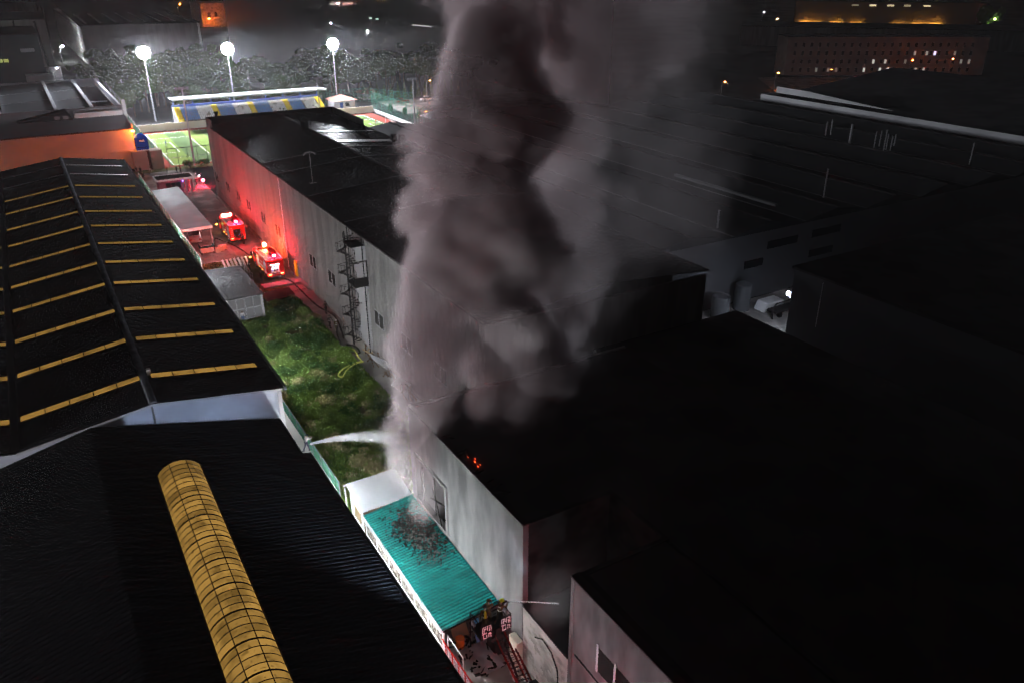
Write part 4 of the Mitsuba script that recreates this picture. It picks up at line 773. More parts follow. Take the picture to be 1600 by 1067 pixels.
part(bh, 'wall', MB().box(18.9, 22.0, 199.4, 202.3, 0, 4.3).box(22.7, 25.2, 199.2, 202.3, 0, 4.25), 'sodium_wall'); part(bh, 'gap_panel', MB().box(22.02, 22.68, 200.4, 202, 0, 4.1), 'brown')
bt = thing('water_tank', 'bright blue tank with a white label standing on the orange lit block', 'tank')
m = manifold3d.Manifold.hull_points(np.array([(x, y, z) for x in (20.1, 22.7) for y in (200.0, 201.9) for z in (4.55, 7.2)] + [(x, y, 8.0) for x in (20.9, 21.9) for y in (200.5, 201.4)]))
part(bt, 'body', m, 'tank_blue', 20); part(bt, 'label', MB().box(20.9, 22.0, 199.97, 199.99, 6.3, 6.75), 'white_flat'); part(bt, 'stand', MB().box(20.0, 22.8, 199.9, 202, 4.3, 4.54), 'light_steel')
part(bt, 'band', MB().box(20.2, 22.6, 199.95, 199.99, 5.0, 5.08), 'charred')
wl = thing('sodium_lamp', 'glowing orange lamp at the top corner of the orange lit wall', 'lamp')
part(wl, 'bracket', MB().tube((20.1, 203, 8.4), (20.1, 201.6, 8.75), .06), 'lamp_body'); part(wl, 'lamp', MB().sphere((20.1, 201.4, 8.6), .26, 2, (1.3, 1, .8)), 'white_flat', True, emit=L_SODIUM, w=W_SODIUM); part(wl, 'conduit', MB().box(20.05, 20.2, 202.86, 202.97, 4, 8.4), 'yellow_paint')
for x, lb, k in ((-18, 'orange street lamp left behind the black factory roof', 1.6), (3, 'orange street lamp hidden behind the black factory roof edge', 1.9)): street_lamp(lb, x, 192, 5.0, 1, True, k, .2)
solo('utility_pole', 'pale lattice utility pole left of the light green tree', 'pole', MB().tube((29.5, 300, 0), (29.5, 300, 9), .22, 6, .16).box(28.6, 30.4, 299.9, 300.1, 7.9, 8.1).box(28.8, 30.2, 299.9, 300.1, 6.9, 7.05).box(29.0, 30.0, 299.7, 300.3, 5.0, 6.2), 'light_steel')
# ================================================================ far halls
def hall(label, x0, x1, y0, y1, z, rise=2.0, wall='cladding', roof='black_sheet', name='industrial_hall', rz=0.0, piv=None, ribs=0, cat='building'):
    t = thing(name, label, cat); R = rot(0, 0, rz); piv = piv or (x0, y0)
    X = lambda m: ((geo(m)[0] - (*piv, 0)) @ R.T + (*piv, 0), geo(m)[1])
    part(t, 'wall', X(MB().box(x0, x1, y0, y1, 0, z)), wall)
    e = .4; part(t, 'roof', X(MB().prism([(y0 - e, z + .02), (y1 + e, z + .02), (y1 + e, z + .3), ((y0 + y1) / 2, z + rise), (y0 - e, z + .3)], x0 - e, x1 + e, 'x')), roof)
    if ribs:
        m = MB()
        for i in range(ribs): xx = x0 + (x1 - x0) * (i + .5) / ribs; m.box(xx - .12, xx + .12, y0 - .08, y0, .2, z)
        part(t, 'cladding_rib', X(m), wall, stuff=True)
    return t, X
def windows(t, X, y, spots, w, h, emit=None, mat='cream', depth=.12):
    for s in spots:
        x, z = s[0], s[1]; e = s[2] if len(s) > 2 else emit
        k = part(t, 'window', X(MB().box(x - w / 2 - .1, x + w / 2 + .1, y - depth, y - .02, z - h / 2 - .1, z - h / 2).box(x - w / 2 - .1, x + w / 2 + .1, y - depth, y - .02, z + h / 2, z + h / 2 + .1)), 'grey_steel')
        part(k, 'pane', X(MB().box(x - w / 2, x + w / 2, y - .07, y - .03, z - h / 2, z + h / 2)), mat if e is not None else 'charred', emit=e)
# top left: corrugated hall with roof strips
t = thing('industrial_hall', 'grey corrugated hall with pale roof strips at the top left, left wall lit green-white', 'building')
part(t, 'wall', MB().box(31.0, 83, 440, 640, 0, 17.8), 'cladding'); m = MB()
for i in range(60): m.box(31.3 + i * .86, 31.5 + i * .86, 439.85, 440, 0, 17.8)
part(t, 'cladding_rib', m, 'cladding', stuff=True)
part(t, 'roof', MB().prism([(439.4, 17.8), (700, 25.5), (700, 25.9), (439.4, 18.2)], 30, 83.6, 'x'), 'black_sheet')
for i in range(8): x = 33 + i * 6.6; part(t, 'roof_strip', MB().prism([(446, 18.45), (505, 20.2), (505, 20.35), (446, 18.6)], x, x + 1.1, 'x'), 'light_steel')
part(t, 'corner_trim', MB().box(82.2, 83.3, 439.5, 439.84, 0, 17.7), 'white_flat')
m = MB()
for z in np.arange(1, 17.5, 1.5): m.box(30.7, 31.0, 440.2, 639, z, z + .25)
part(t, 'side_rail', m, 'white_paint', stuff=True)
street_lamp('white floodlight between the two top-left halls', 21.5, 465, 7.5, 1, True, 5.0, .62, None, (300, 320, 300), 1.2)
t, X = hall('tall grey hall with dark pipes at the top left corner', -70, 17.4, 450, 520, 20.6, 2, 'cladding', 'black_sheet')
part(t, 'pipe', MB().tube((4.0, 449.6, 5), (4.6, 449.6, 20.5), .35).tube((14.4, 449.6, 0), (12.8, 449.6, 20), .5).tube((17.9, 449, 12), (17.2, 449, 26), .3), 'charred'); part(t, 'duct', MB().box(-3.5, 1, 449, 449.9, 13.5, 17), 'yellow_paint')
hall('pale upper hall behind the top-left pipes', -80, 19, 560, 620, 24.5, 1.0, 'cladding', 'black_sheet')
t, X = hall('dark green-black workshop block at the left edge with a lit window row', -70, 10.0, 351, 400, 20.4, .6, 'shop_green', 'black_sheet')
windows(t, X, 351, [(-5.2, 12.0), (-3.4, 12.0), (-1.6, 12.0)], 1.5, 1.1, (.32, .36, .08)); part(t, 'lower_wing', MB().box(3.2, 12, 344, 350.9, 0, 7.2), 'white_wall'); part(t, 'upper_panel', MB().box(3.6, 8.0, 350.7, 350.95, 14.6, 15.8), 'light_steel')
t = thing('kiosk', 'small white service kiosk with a blue sign behind the workshop roof', 'kiosk')
part(t, 'body', MB().box(22.5, 26.2, 351, 355, 0, 7.8), 'white_wall'); part(t, 'sign', MB().add([(22.9, 350.9, 7.0), (24.8, 350.9, 6.9), (23.4, 350.9, 5.2)], [(0, 1, 2), (0, 2, 1)]), 'tank_blue'); part(t, 'pipe', MB().tube((25.2, 350.6, 2), (24.9, 350.6, 7), .3), 'white_flat')
t = thing('steam_stand_in', 'added white slab and wall standing in for lit steam beside the dark block', 'pad'); part(t, 'slab', MB().box(13, 17, 380, 400, 0, .25), 'white_paint'); part(t, 'back_wall', MB().box(13, 17.2, 400, 400.4, 0, 4.5), 'white_paint')  # white slab and wall added in place of bright lit steam
street_lamp('added unseen white lamp behind the dark green-black block', 0, 412, 11, 1, True, 3.0, .4, None, (300, 305, 300), .6)  # unseen lamp added to brighten the wall of the tall grey hall
street_lamp('added unseen white lamp behind the wood before the corrugated hall', 58, 427, 4.5, 1, True, 2.0, .4, None, (300, 300, 320), .6)  # unseen lamp added to brighten the corrugated hall front
street_lamp('added unseen white lamp over the slab that stands in for steam', 14.0, 388, 5, 1, True, 1.5, .3, None, (300, 310, 320), .5)  # unseen lamp added to brighten the white slab
# top centre
t, X = hall('brown plastered hall with an orange lamp at the top of the picture', 135, 200, 700, 740, 17.2, 1.0, 'plaster_pink', 'concrete')
windows(t, X, 700, [(141, 9), (146, 9), (186, 8), (190, 8)], 2.2, 3.2)
street_lamp('orange lamp at the left end of the brown hall', 137, 690, 6.5, 1, True, 1.5, .55, None, None, .5)
street_lamp('orange lamp on the dark hall with roof strips', 95, 560, 22, 1, True, .8, .35, None, None, .2)
t, X = hall('dim hall with three grey shutters right of the brown hall', 200, 262, 690, 730, 10.5, 1.0, 'grey_sheet', 'black_sheet')
windows(t, X, 690, [(208, 6), (217, 6), (226, 6)], 6.5, 5, None)
solo('utility_pole', 'tall pale telecom mast with small lit equipment at its foot', 'pole', MB().tube((178, 600, 0), (178, 600, 24), .4, 6).box(176.5, 179.5, 599.6, 600.4, 21, 24), 'light_steel')
t, X = hall('pale grey square building with two lit windows', 216, 248, 560, 590, 16.6, .6, 'old_block', 'black_sheet')
windows(t, X, 560, [(219.8, 10.6, (.55, .75, .68)), (224.6, 10.0, (.42, .7, .6)), (219.6, 15.0), (224.4, 14.7)], 2.2, 1.2)
t, X = hall('long low hall with a lit strip window near the smoke', 248.5, 290, 556, 590, 12, .6, 'grey_sheet', 'black_sheet')
windows(t, X, 556, [(250 + i * 1.5, 5.6 - i * .18, (.5, .48, .5)) for i in range(10)], 1.3, .9)
t, X = hall('dark low-roofed hall with a row of faint lit windows above the wood', 140, 190, 418, 470, 10.4, 4.0, 'grey_sheet', 'grey_sheet')
g = random.Random(4); windows(t, X, 418, [(158.5 + i * 1.3, 7.9 - .03 * i, tuple(c * g.uniform(.1, .5) for c in (.9, .85, .75))) for i in range(20) if g.random() < .75], .8, 2.0)
t, X = hall('long pale lit shed behind the dark low roof', 168, 214, 520, 540, 9.5, .5, 'white_wall', 'black_sheet')
for x, y, z, k, c, lb in ((174, 514, 11, .5, (300, 310, 330), 'white lamp on the pale shed above the wood'), (318, 905, 7, 1.2, (420, 420, 400), 'white yard lamp among the farthest halls'), (352, 905, 7, 1.3, None, 'orange yard lamp among the farthest halls, left of the white one'), (372, 945, 7, 1.3, None, 'orange yard lamp among the farthest halls, right of the white one'), (455, 1050, 8, 2.2, None, 'bright orange lamp at the top edge beside the smoke'), (440, 1075, 8, 1.5, (500, 420, 420), 'pinkish white lamp at the top edge beside the smoke'), (395, 960, 8, 1.4, None, 'lone orange lamp near the top edge'), (360, 1040, 9, 1.4, (420, 420, 400), 'white lamp at the very top edge'), (163, 424, 12.2, .25, (300, 310, 330), 'tiny white lamp on the dark low-roofed hall'), (187, 424, 11.0, .25, (300, 310, 330), 'tiny white lamp at the right corner of the dark low-roofed hall')):
    street_lamp(lb, x, y, z, 1, True, k, .45 if y < 800 else .8, None, c, .12)
t, X = hall('red and white lit market hall at the top edge', 318, 372, 925, 960, 9, .5, 'wine_paint', 'black_sheet')
windows(t, X, 925, [(322, 6, (.5, .45, .4)), (338, 6.4, (.45, .40, .36)), (352, 6, (.5, .48, .45))], 11, 2.0)
hall('orange lit hall at the top edge beside the smoke', 420, 520, 1085, 1120, 14, .5, 'sodium_wall', 'black_sheet')
hall('black hall under the top edge left of the smoke', 300, 420, 760, 800, 12, 2, 'grey_sheet', 'black_sheet')
# ================================================================ dark halls at the right
t = thing('dark_warehouse', 'vast unlit multi-ridged warehouse roof right of the smoke', 'warehouse')
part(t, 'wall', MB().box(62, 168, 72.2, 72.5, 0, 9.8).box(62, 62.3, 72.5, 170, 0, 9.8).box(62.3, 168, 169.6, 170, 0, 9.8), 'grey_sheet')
rx = [62, 77, 91, 104, 117, 130, 143, 156, 168]
for a, b in zip(rx[:-1], rx[1:]):
    c = (a + b) / 2; part(t, 'roof', MB().prism([(a, 9.8), (c, 10.9), (b, 9.8), (b, 9.6), (a, 9.6)], 72, 170), 'black_sheet'); part(t, 'ridge_cap', MB().prism([(c - .2, 10.9), (c + .2, 10.9), (c, 11.03)], 72, 170), 'dark_steel')
    part(t, 'valley_gutter', MB().box(a - .2, a + .2, 72, 170, 9.78, 9.84), 'grey_sheet')
for x0, x1, z in ((84, 90, 7.4), (93, 99, 7.6), (93, 98, 4.6), (80, 83.5, 5.2)):
    part(t, 'strip_window', MB().box(x0, x1, 72.1, 72.18, z - .55, z + .55), 'glass_dark')
part(t, 'roof_edge', MB().box(89.4, 90.0, 76.5, 98, 11.05, 11.4), 'grey_sheet', label='pale raised ridge piece')
for i, (x, y, h) in enumerate([(144.1, 112.6, 2.6), (144.9, 112.0, 2.6), (140.8, 104, 3.6), (141.1, 98.6, 3.0), (143.8, 99.4, 2.8), (141.2, 96.0, 3.0), (142.0, 95.6, 2.6), (145.9, 97.6, 2.2), (137, 93.6, 4.5), (144.2, 81, 3.5), (102.5, 78.6, 4.2), (77.5, 75.5, 2.2), (150, 116, 2.0)]):
    part(t, 'vent_pipe', MB().tube((x, y, 10), (x, y, 10.3 + h), .13 if i != 2 else .28, 6), 'grey_steel')
t = thing('industrial_hall', 'long black hall with a pale parapet band at the right', 'building')
part(t, 'wall', MB().box(172, 262, 30, 160, 0, 9.6), 'grey_sheet'); part(t, 'parapet', MB().box(171.8, 172.3, 30, 157, 9.6, 11.3).box(172.3, 262, 156.6, 157, 9.6, 11.3), 'band_white')
part(t, 'roof', MB().prism([(173, 9.62), (262, 9.62), (262, 10.4), (226, 15.2), (173, 10.2)], 30.2, 156.4), 'bitumen'); part(t, 'inner_parapet', MB().prism([(120, 11.4), (156, 11.4), (156, 13.0), (146, 12.9)], 176.5, 177, 'x'), 'band_white')
part(t, 'gutter_line', MB().box(174.4, 174.8, 30, 156, 10.5, 10.7), 'grey_steel')
# yard with lamp
t = thing('yard_building', 'black block at the right whose corner lamp lights a small yard', 'building')
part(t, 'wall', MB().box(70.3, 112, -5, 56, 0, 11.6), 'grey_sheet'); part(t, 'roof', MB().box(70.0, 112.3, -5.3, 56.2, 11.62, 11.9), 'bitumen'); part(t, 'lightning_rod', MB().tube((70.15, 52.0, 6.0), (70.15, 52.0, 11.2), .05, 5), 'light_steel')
yl = thing('yard_lamp', 'white lamp glowing on the corner of the black block over the yard', 'lamp')
part(yl, 'bracket', MB().box(70.5, 70.9, 56.0, 56.4, 7.9, 8.0), 'lamp_body'); part(yl, 'lamp', MB().sphere((70.55, 56.62, 8.3), .24, 2), 'white_flat', True, emit=(200, 215, 270), w=.5); part(yl, 'hood', MB().box(70.6, 71.3, 56.15, 56.9, 8.55, 8.62), 'lamp_body'); part(yl, 'lens', (np.array([(70.65, 56.2, 8.54), (71.25, 56.2, 8.54), (71.25, 56.85, 8.54), (70.65, 56.85, 8.54)]), np.array([(0, 2, 1), (0, 3, 2)])), 'white_flat', emit=(900, 960, 1150), w=2.0)
struct('yard', MB().poly([(60, 56, .006), (112, 56, .006), (112, 72, .006), (60, 72, .006)]), 'concrete')
t = thing('low_building', 'flat black low roof in front of the lit yard', 'building')
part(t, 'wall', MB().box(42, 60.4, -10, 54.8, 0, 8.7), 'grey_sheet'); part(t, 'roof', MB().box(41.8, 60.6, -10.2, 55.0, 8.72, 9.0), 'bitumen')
t = thing('trailer', 'low dark trailer with a curved pipe frame in the lit yard', 'trailer')
part(t, 'bed', MB().box(79.2, 83.6, 65.2, 66.6, .7, 1.0), 'dark_steel'); part(t, 'pipe', MB().path([(78.6, 65.0, .2), (78.4, 65.0, 1.6), (79.0, 65.0, 2.3), (83.5, 65.0, 2.4)], .09), 'dark_steel')
for x in (80.2, 82.6): part(t, 'wheel', MB().tube((x, 65.1, .4), (x, 65.4, .4), .4, 12), 'rubber')
solo('skip', 'pale sheet-covered load standing in the lit yard', 'load', MB().prism([(79.6, 0), (83.5, 0), (83.2, 1.2), (80.2, 1.2)], 67.4, 69.2), 'white_paint')
for x, y, r, h, lb in ((73.5, 69.5, 1.2, 3.0, 'tall dim storage tank at the left of the lit yard'), (78.0, 70, 1.1, 3.6, 'shorter storage tank beside the lit yard wall')):
    solo('storage_tank', lb, 'tank', MB().tube((x, y, 0), (x, y, h), r, 16).tube((x, y, h), (x, y, h + .5), r, 16, .2), 'grey_sheet', smooth=40)
# apartments and far lights
ang = math.atan2(214 - 250, 347 - 286)
t, X = hall('long apartment block with scattered lit windows behind an orange street', 286, 372, 250, 264, 15.5, .8, 'brick_red', 'black_sheet', 'apartment_block', ang)
lit = {(11, 1): .10, (13, 1): .08, (20, 1): .45, (24, 1): .6, (26, 1): 1.0, (28, 1): .7, (33, 1): .35, (35, 1): .3, (22, 2): .45, (25, 2): .35, (32, 3): .2, (35, 3): .2, (37, 3): .9, (42, 3): .1, (44, 2): .15, (46, 2): .15, (48, 2): .18, (8, 1): .12, (30, 2): .08}
sp = []
for r_ in range(1, 5):
    for c_ in range(2, 48):
        k = lit.get((c_, r_))
        if k is not None: sp.append((286 + c_ * 1.72, r_ * 3.4 - 1.2, (k * .9, k * .95, k * (1.6 if (c_, r_) == (37, 3) else .9))))
        elif c_ % 2 == 0: sp.append((286 + c_ * 1.72, r_ * 3.4 - 1.2))
windows(t, X, 250, sp, 1.0, 1.7)
struct('road', MB().poly([(235, 205, .01), (345, 150, .01), (350, 205, .01), (270, 250, .01)]), 'road_concrete')
street_lamp('bright orange street lamp at the left end of the apartment street', 244, 217, 6.5, 1, True, .6, .3, None, None, .5)
street_lamp('orange street lamp in front of the middle of the apartment block', 318, 213, 7.5, 1, True, .25, .35, None, None, .3)
street_lamp('dim orange lamp at the right end of the apartment street', 333, 205, 8.0, 1, True, .5, .3, None, None, .3)
street_lamp('orange lamp half hidden by the black hall roof', 285, 226, 4.5, 1, True, .25, .25, None, None, .3)
a2 = math.atan2(385 - 480, 640 - 553)
t, X = hall('distant long wall washed by yellow uplights', 553, 690, 480, 500, 18, .5, 'brown', 'black_sheet', 'far_hall', a2)
for k, (u, b) in enumerate(((8, 1.1), (17, .5), (32, .95), (47, .7), (78, .45), (92, .8), (104, 1.3))):
    part(t, 'uplight', X(MB().box(553 + u - 4.5, 553 + u + 4.5, 479.0, 479.3, 1.4, 1.8)), 'white_flat', emit=(130 * b, 88 * b, 17 * b), w=.3)
windows(t, X, 480, [(553 + u, 15.5, (.8 * k, .6 * k, .35 * k)) for u, k in ((44, .3), (57, 1.1), (70, .8), (82, .4), (96, .9))], 5.0, 1.3)
hall('black hall silhouette in front of the yellow uplights', 380, 560, 350, 372, 10.6, 2.4, 'cladding', 'bitumen', 'far_hall', a2, (400, 360))
tree('green lit tree at the top right corner', 612, 356, 17, 8, 'leaf_light', 1500, 31, .9)
street_lamp('pale lamp hidden in the green lit tree at the top right', 606, 348, 9, 1, True, .9, .5, None, (160, 230, 90), .25)
for x, y, z, c, lb in ((640, 380, 22, (60, 12, 5), 'red orange light at the top right corner'), (560, 520, 8, (60, 60, 70), 'white light above the left end of the uplit wall'), (556, 500, 4, (70, 30, 8), 'orange light just left of the uplit wall'), (548, 494, 4, (60, 26, 7), 'second orange light left of the uplit wall'), (340, 600, 5, (40, 44, 44), 'faint white light seen through the smoke near the top'), (186, 330, 5, (40, 30, 10), 'faint orange light seen through the smoke')):
    street_lamp(lb, x - 1.3, y, z, 1, True, 1, .5, None, c, .1)
# ================================================================ fire engines
def fire_engine(label, x, y, lit_rear, bar, power=1.0):
    t = thing('fire_engine', label, 'fire engine'); b = (x, y, 0)
    A = lambda m: (geo(m)[0] + b, geo(m)[1]); w = 1.25
    P_ = lambda n, m, mt, *q, **k: part(t, n, A(m), mt, *q, **k)
    P_('chassis', MB().box(-1.05, 1.05, .1, 8.2, .45, .85), 'dark_steel')
    body = MB().box(-w, w, .75, 5.7, .85, 3.05).box(-w, -.65, 0, .75, .6, 3.05).box(.65, w, 0, .75, .6, 3.05).box(-.65, .65, 0, .75, 2.45, 3.05).box(-.65, .65, 0, .75, .6, .85)
    P_('body', body, 'fire_red')
    cab = manifold3d.Manifold.hull_points(np.array([(sx * 1.22, 5.9, z) for sx in (-1, 1) for z in (.6, 2.85)] + [(sx * 1.22, 8.3, z) for sx in (-1, 1) for z in (.6, 1.7)] + [(sx * 1.12, 8.05, 2.8) for sx in (-1, 1)]))
    P_('cab', cab, 'fire_red', smooth=20)
    P_('windscreen', MB().add([(-1.08, 8.32, 1.75), (1.08, 8.32, 1.75), (1.02, 8.11, 2.65), (-1.02, 8.11, 2.65)], [(0, 1, 2), (0, 2, 3), (0, 2, 1), (0, 3, 2)]), 'glass_dark')
    for sx in (-1, 1):
        P_('side_window', MB().box(min(sx * 1.225, sx * 1.24), max(sx * 1.225, sx * 1.24), 6.1, 6.9, 1.75, 2.5).box(min(sx * 1.225, sx * 1.24), max(sx * 1.225, sx * 1.24), 7.05, 7.85, 1.75, 2.45), 'glass_dark')
        P_('mirror', MB().box(sx * 1.5 - .12, sx * 1.5 + .12, 8.0, 8.12, 1.7, 2.3).tube((sx * 1.2, 8.05, 2.4), (sx * 1.5, 8.06, 2.2), .03), 'black')
        for ya, yb in ((.5, 1.75), (4.5, 5.55)):
            P_('roller_shutter', MB().box(min(sx * 1.255, sx * 1.27), max(sx * 1.255, sx * 1.27), ya, yb, 1.0, 2.75), 'shutter')
        P_('stripe', MB().box(min(sx * 1.255, sx * 1.265), max(sx * 1.255, sx * 1.265), 1.9, 4.4, 1.45, 1.7).box(min(sx * 1.255, sx * 1.265), max(sx * 1.255, sx * 1.265), 2.2, 4.0, 2.1, 2.16), 'white_flat')
        P_('roof_rail', MB().box(sx * 1.2 - .05, sx * 1.2 + .05, .2, 5.65, 3.06, 3.32), 'light_steel')
        for ky in (1.9, 7.0):
            c = (sx * 1.08, ky, .5); k = P_('wheel', MB().tube((c[0] - .16, *c[1:]), (c[0] + .16, *c[1:]), .5, 16), 'rubber'); part(k, 'rim', A(MB().tube((c[0] - .18, *c[1:]), (c[0] + .18, *c[1:]), .27, 10)), 'grey_steel')
        for ky in (3.0, 4.6): P_('marker_light', MB().sphere((sx * 1.28, ky, .95), .07), 'orange_plastic', emit=(14, 5, .5), w=.1)
    P_('side_light', MB().sphere((-1.75, 7.9, 1.5), .13), 'orange_plastic', emit=(40, 15, 1.2), w=.3)
    P_('roof_deck', MB().box(-1.13, 1.13, .2, 5.65, 3.052, 3.1), 'grey_sheet' if lit_rear else 'grey_steel')
    P_('monitor', MB().tube((0, 2.3, 3.1), (0, 2.3, 3.5), .3, 12).tube((0, 2.3, 3.5), (0, 1.4, 3.65), .09), 'charred')
    P_('roof_locker', MB().box(.35, 1.05, 2.9, 5.4, 3.1, 3.4), 'dark_red'); P_('roof_ladder', MB().box(-.75, -.7, .4, 5.4, 3.25, 3.32).box(-.35, -.3, .4, 5.4, 3.25, 3.32).box(-.7, -.35, .8, .86, 3.26, 3.31).box(-.7, -.35, 2, 2.06, 3.26, 3.31).box(-.7, -.35, 3.2, 3.26, 3.26, 3.31).box(-.7, -.35, 4.4, 4.46, 3.26, 3.31), 'light_steel')
    P_('rear_step', MB().box(-1.2, 1.2, -.35, -.01, .42, .58), 'dark_steel')
    for z in np.arange(1.0, 2.95, .33): P_('rear_rung', MB().box(-1.1, -.75, -.07, -.03, z, z + .05), 'light_steel')
    pp = P_('pump_panel', MB().box(-.64, .64, .70, .745, .86, 2.44), 'white_flat' if lit_rear else 'dark_steel')
    for k in range(6):
        c = (-.4 + .4 * (k % 3), .66, 1.3 + .6 * (k // 3)); part(pp, 'gauge', A(MB().tube((c[0], .62, c[2]), (c[0], .70, c[2]), .13, 10)), 'dark_steel' if k % 2 else 'post_blue')
    part(pp, 'outlet', A(MB().tube((-.3, .7, 1.05), (-.3, .4, 1.0), .08).tube((.3, .7, 1.05), (.3, .4, 1.0), .08)), 'red_paint')
    if lit_rear: P_('panel_lamp', MB().box(-.6, .6, .15, .25, 2.33, 2.43), 'white_flat', emit=(55, 60, 75), w=.6)
    for sx in (-1, 1):
        for dx in (0, .22): P_('tail_light', MB().sphere((sx * (1.02 - dx), -.03, .95), .085), 'red_paint', emit=(60, 9, 1.5) if dx else (70, 5, 2), w=.2)
    P_('rear_beacon', MB().tube((.1, .35, 3.06), (.1, .35, 3.5), .1, 10), 'black'); P_('rear_beacon', MB().sphere((.1, .35, 3.68), .2, 2, (1, 1, .9)), 'red_paint', True, emit=[c * power for c in L_BEACON], w=W_BEACON * .6 * power)
    if bar: P_('light_bar', MB().box(-.85, .85, 6.9, 7.3, 2.95, 3.35), 'red_paint', emit=(420 * power, 14 * power, 10 * power), w=W_BEACON * power)
    else:
        P_('light_bar', MB().box(-.8, .8, 6.8, 7.1, 2.88, 3.05), 'black'); P_('front_beacon', MB().sphere((.4, 6.95, 3.45), .3, 2), 'red_paint', True, emit=(L_BEACON[0] * .9, L_BEACON[1] * 6, L_BEACON[2] * .6), w=W_BEACON)
    return t
fire_engine('red fire engine farther up the alley with a long glowing light bar', 26.3, 134.0, False, True)
fire_engine('red fire engine nearer the smoke with a lit white pump panel at its back', 26.9, 113.4, True, False)
t = thing('barrier_light', 'red warning light on a short post at the far corner of the white wall', 'warning light')
part(t, 'post', MB().tube((29.4, 177.2, 0), (29.4, 177.2, 1.1), .06), 'dark_steel'); part(t, 'lamp', MB().sphere((29.4, 177.2, 1.3), .26, 1), 'red_paint', True, emit=(L_BEACON[0] * .5, L_BEACON[1], L_BEACON[2]), w=1.2)
# ================================================================ ladder truck with basket
flat('ladder_paint', (.09, .018, .016))
ft = fire_engine('added red fire engine out of view below the picture, reddening the smoke', 17.4, -9.0, False, True, .45)  # engine added out of view for its red light on the smoke
LT = thing('ladder_truck', 'turntable ladder truck at the bottom edge with its ladder raised over the alley', 'fire engine')
part(LT, 'chassis', MB().box(17.2, 19.6, 20, 29.6, .5, 1.0), 'dark_steel'); part(LT, 'body', MB().box(17.15, 19.65, 22.8, 29.4, 1.0, 2.0).box(17.3, 19.5, 23, 26.5, 2.0, 2.5), 'fire_red'); part(LT, 'cab', MB().box(17.15, 19.65, 19.6, 22.3, .6, 2.9), 'fire_red'); part(LT, 'turntable', MB().tube((18.6, 28.6, 2.0), (18.6, 28.6, 2.6), .95, 16).box(18.2, 19.0, 28.1, 29.1, 2.6, 3.4), 'charred')
for y in (21.2, 26, 28.2):
    for x in (17.35, 19.45): part(LT, 'wheel', MB().tube((x - .17, y, .5), (x + .17, y, .5), .5, 14), 'rubber')
def ladder(a, b, width, rungs, r=.045):
    a, b = np.array(a, float), np.array(b, float); d = b - a; s_ = np.array([math.cos(.15), -math.sin(.15), 0]) * width / 2; n_ = np.cross(s_, d); n_ = n_ / np.linalg.norm(n_) * .35
    if n_[1] > 0: n_ = -n_
    m = MB().tube(a - s_, b - s_, r, 5).tube(a + s_, b + s_, r, 5).tube(a - s_ + n_, b - s_ + n_, r * .7, 4).tube(a + s_ + n_, b + s_ + n_, r * .7, 4)
    k = MB()
    for i in range(rungs): p = a + d * (i + .5) / rungs; k.tube(p - s_, p + s_, r * .7, 4); m.tube(p - s_, p - s_ + n_, r * .5, 3); m.tube(p + s_, p + s_ + n_, r * .5, 3)
    return m, k
a, b = (18.55, 29.6, 2.3), (17.35, 30.75, 6.7)
m, k = ladder(a, b, .62, 15); part(LT, 'ladder_rail', m, 'ladder_paint'); part(LT, 'rung', k, 'dark_steel', stuff=True)
m, k = ladder((18.75, 29.45, 2.2), (17.85, 30.3, 5.2), .85, 9, .055); part(LT, 'ladder_rail', m, 'ladder_paint'); part(LT, 'rung', k, 'dark_steel', stuff=True)
part(LT, 'supply_hose', MB().path(spline([(18.2, 29.4, 2.4), (18.0, 29.9, 4.0), (17.7, 30.4, 5.4), (17.5, 30.8, 6.6)]), .07, 6), 'charred')
part(LT, 'beacon', MB().sphere((17.6, 28.6, 2.35), .2, 2), 'red_paint', True, emit=(L_BEACON[0] * .12, L_BEACON[1] * 1.0, L_BEACON[2] * .5), w=.6)
part(LT, 'beacon', MB().sphere((18.4, 20.6, 3.1), .26, 2), 'red_paint', True, emit=(L_BEACON[0] * .12, L_BEACON[1] * 1.0, L_BEACON[2] * .6), w=.6)
part(LT, 'mast', MB().tube((17.5, 23.2, 2.0), (17.5, 23.2, 8.6), .08), 'light_steel'); part(LT, 'work_light', MB().box(17.1, 17.9, 23.1, 23.2, 8.6, 9.0), 'white_flat', emit=L_WORK, w=W_WORK)
bk = thing('basket', 'ladder basket with white zigzag reflective rails carrying two firefighters', 'basket')
bx0, bx1, by0, by1, bz = 16.15, 18.15, 30.6, 31.9, 6.55
part(bk, 'floor', MB().box(bx0, bx1, by0, by1, bz, bz + .1), 'dark_steel')
m = MB()
for x in (bx0, bx1):
    for y in (by0, by1): m.tube((x, y, bz + .1), (x, y, bz + 1.2), .035, 5)
for h in (.55, 1.15):
    c = [(bx0, by0), (bx1, by0), (bx1, by1), (bx0, by1), (bx0, by0)]
    for p, q in zip(c[:-1], c[1:]): m.tube((*p, bz + h), (*q, bz + h), .03, 5)
part(bk, 'rail', m, 'dark_steel')
part(bk, 'kick_panel', MB().box(bx0, bx0 + .72, by0 - .04, by0 - .01, bz + .1, bz + 1.1).box(bx1 - .72, bx1, by0 - .04, by0 - .01, bz + .1, bz + 1.1).box(bx0 + .74, bx1 - .74, by0 - .04, by0 - .01, bz + .1, bz + .5), 'charred')
zz = MB()
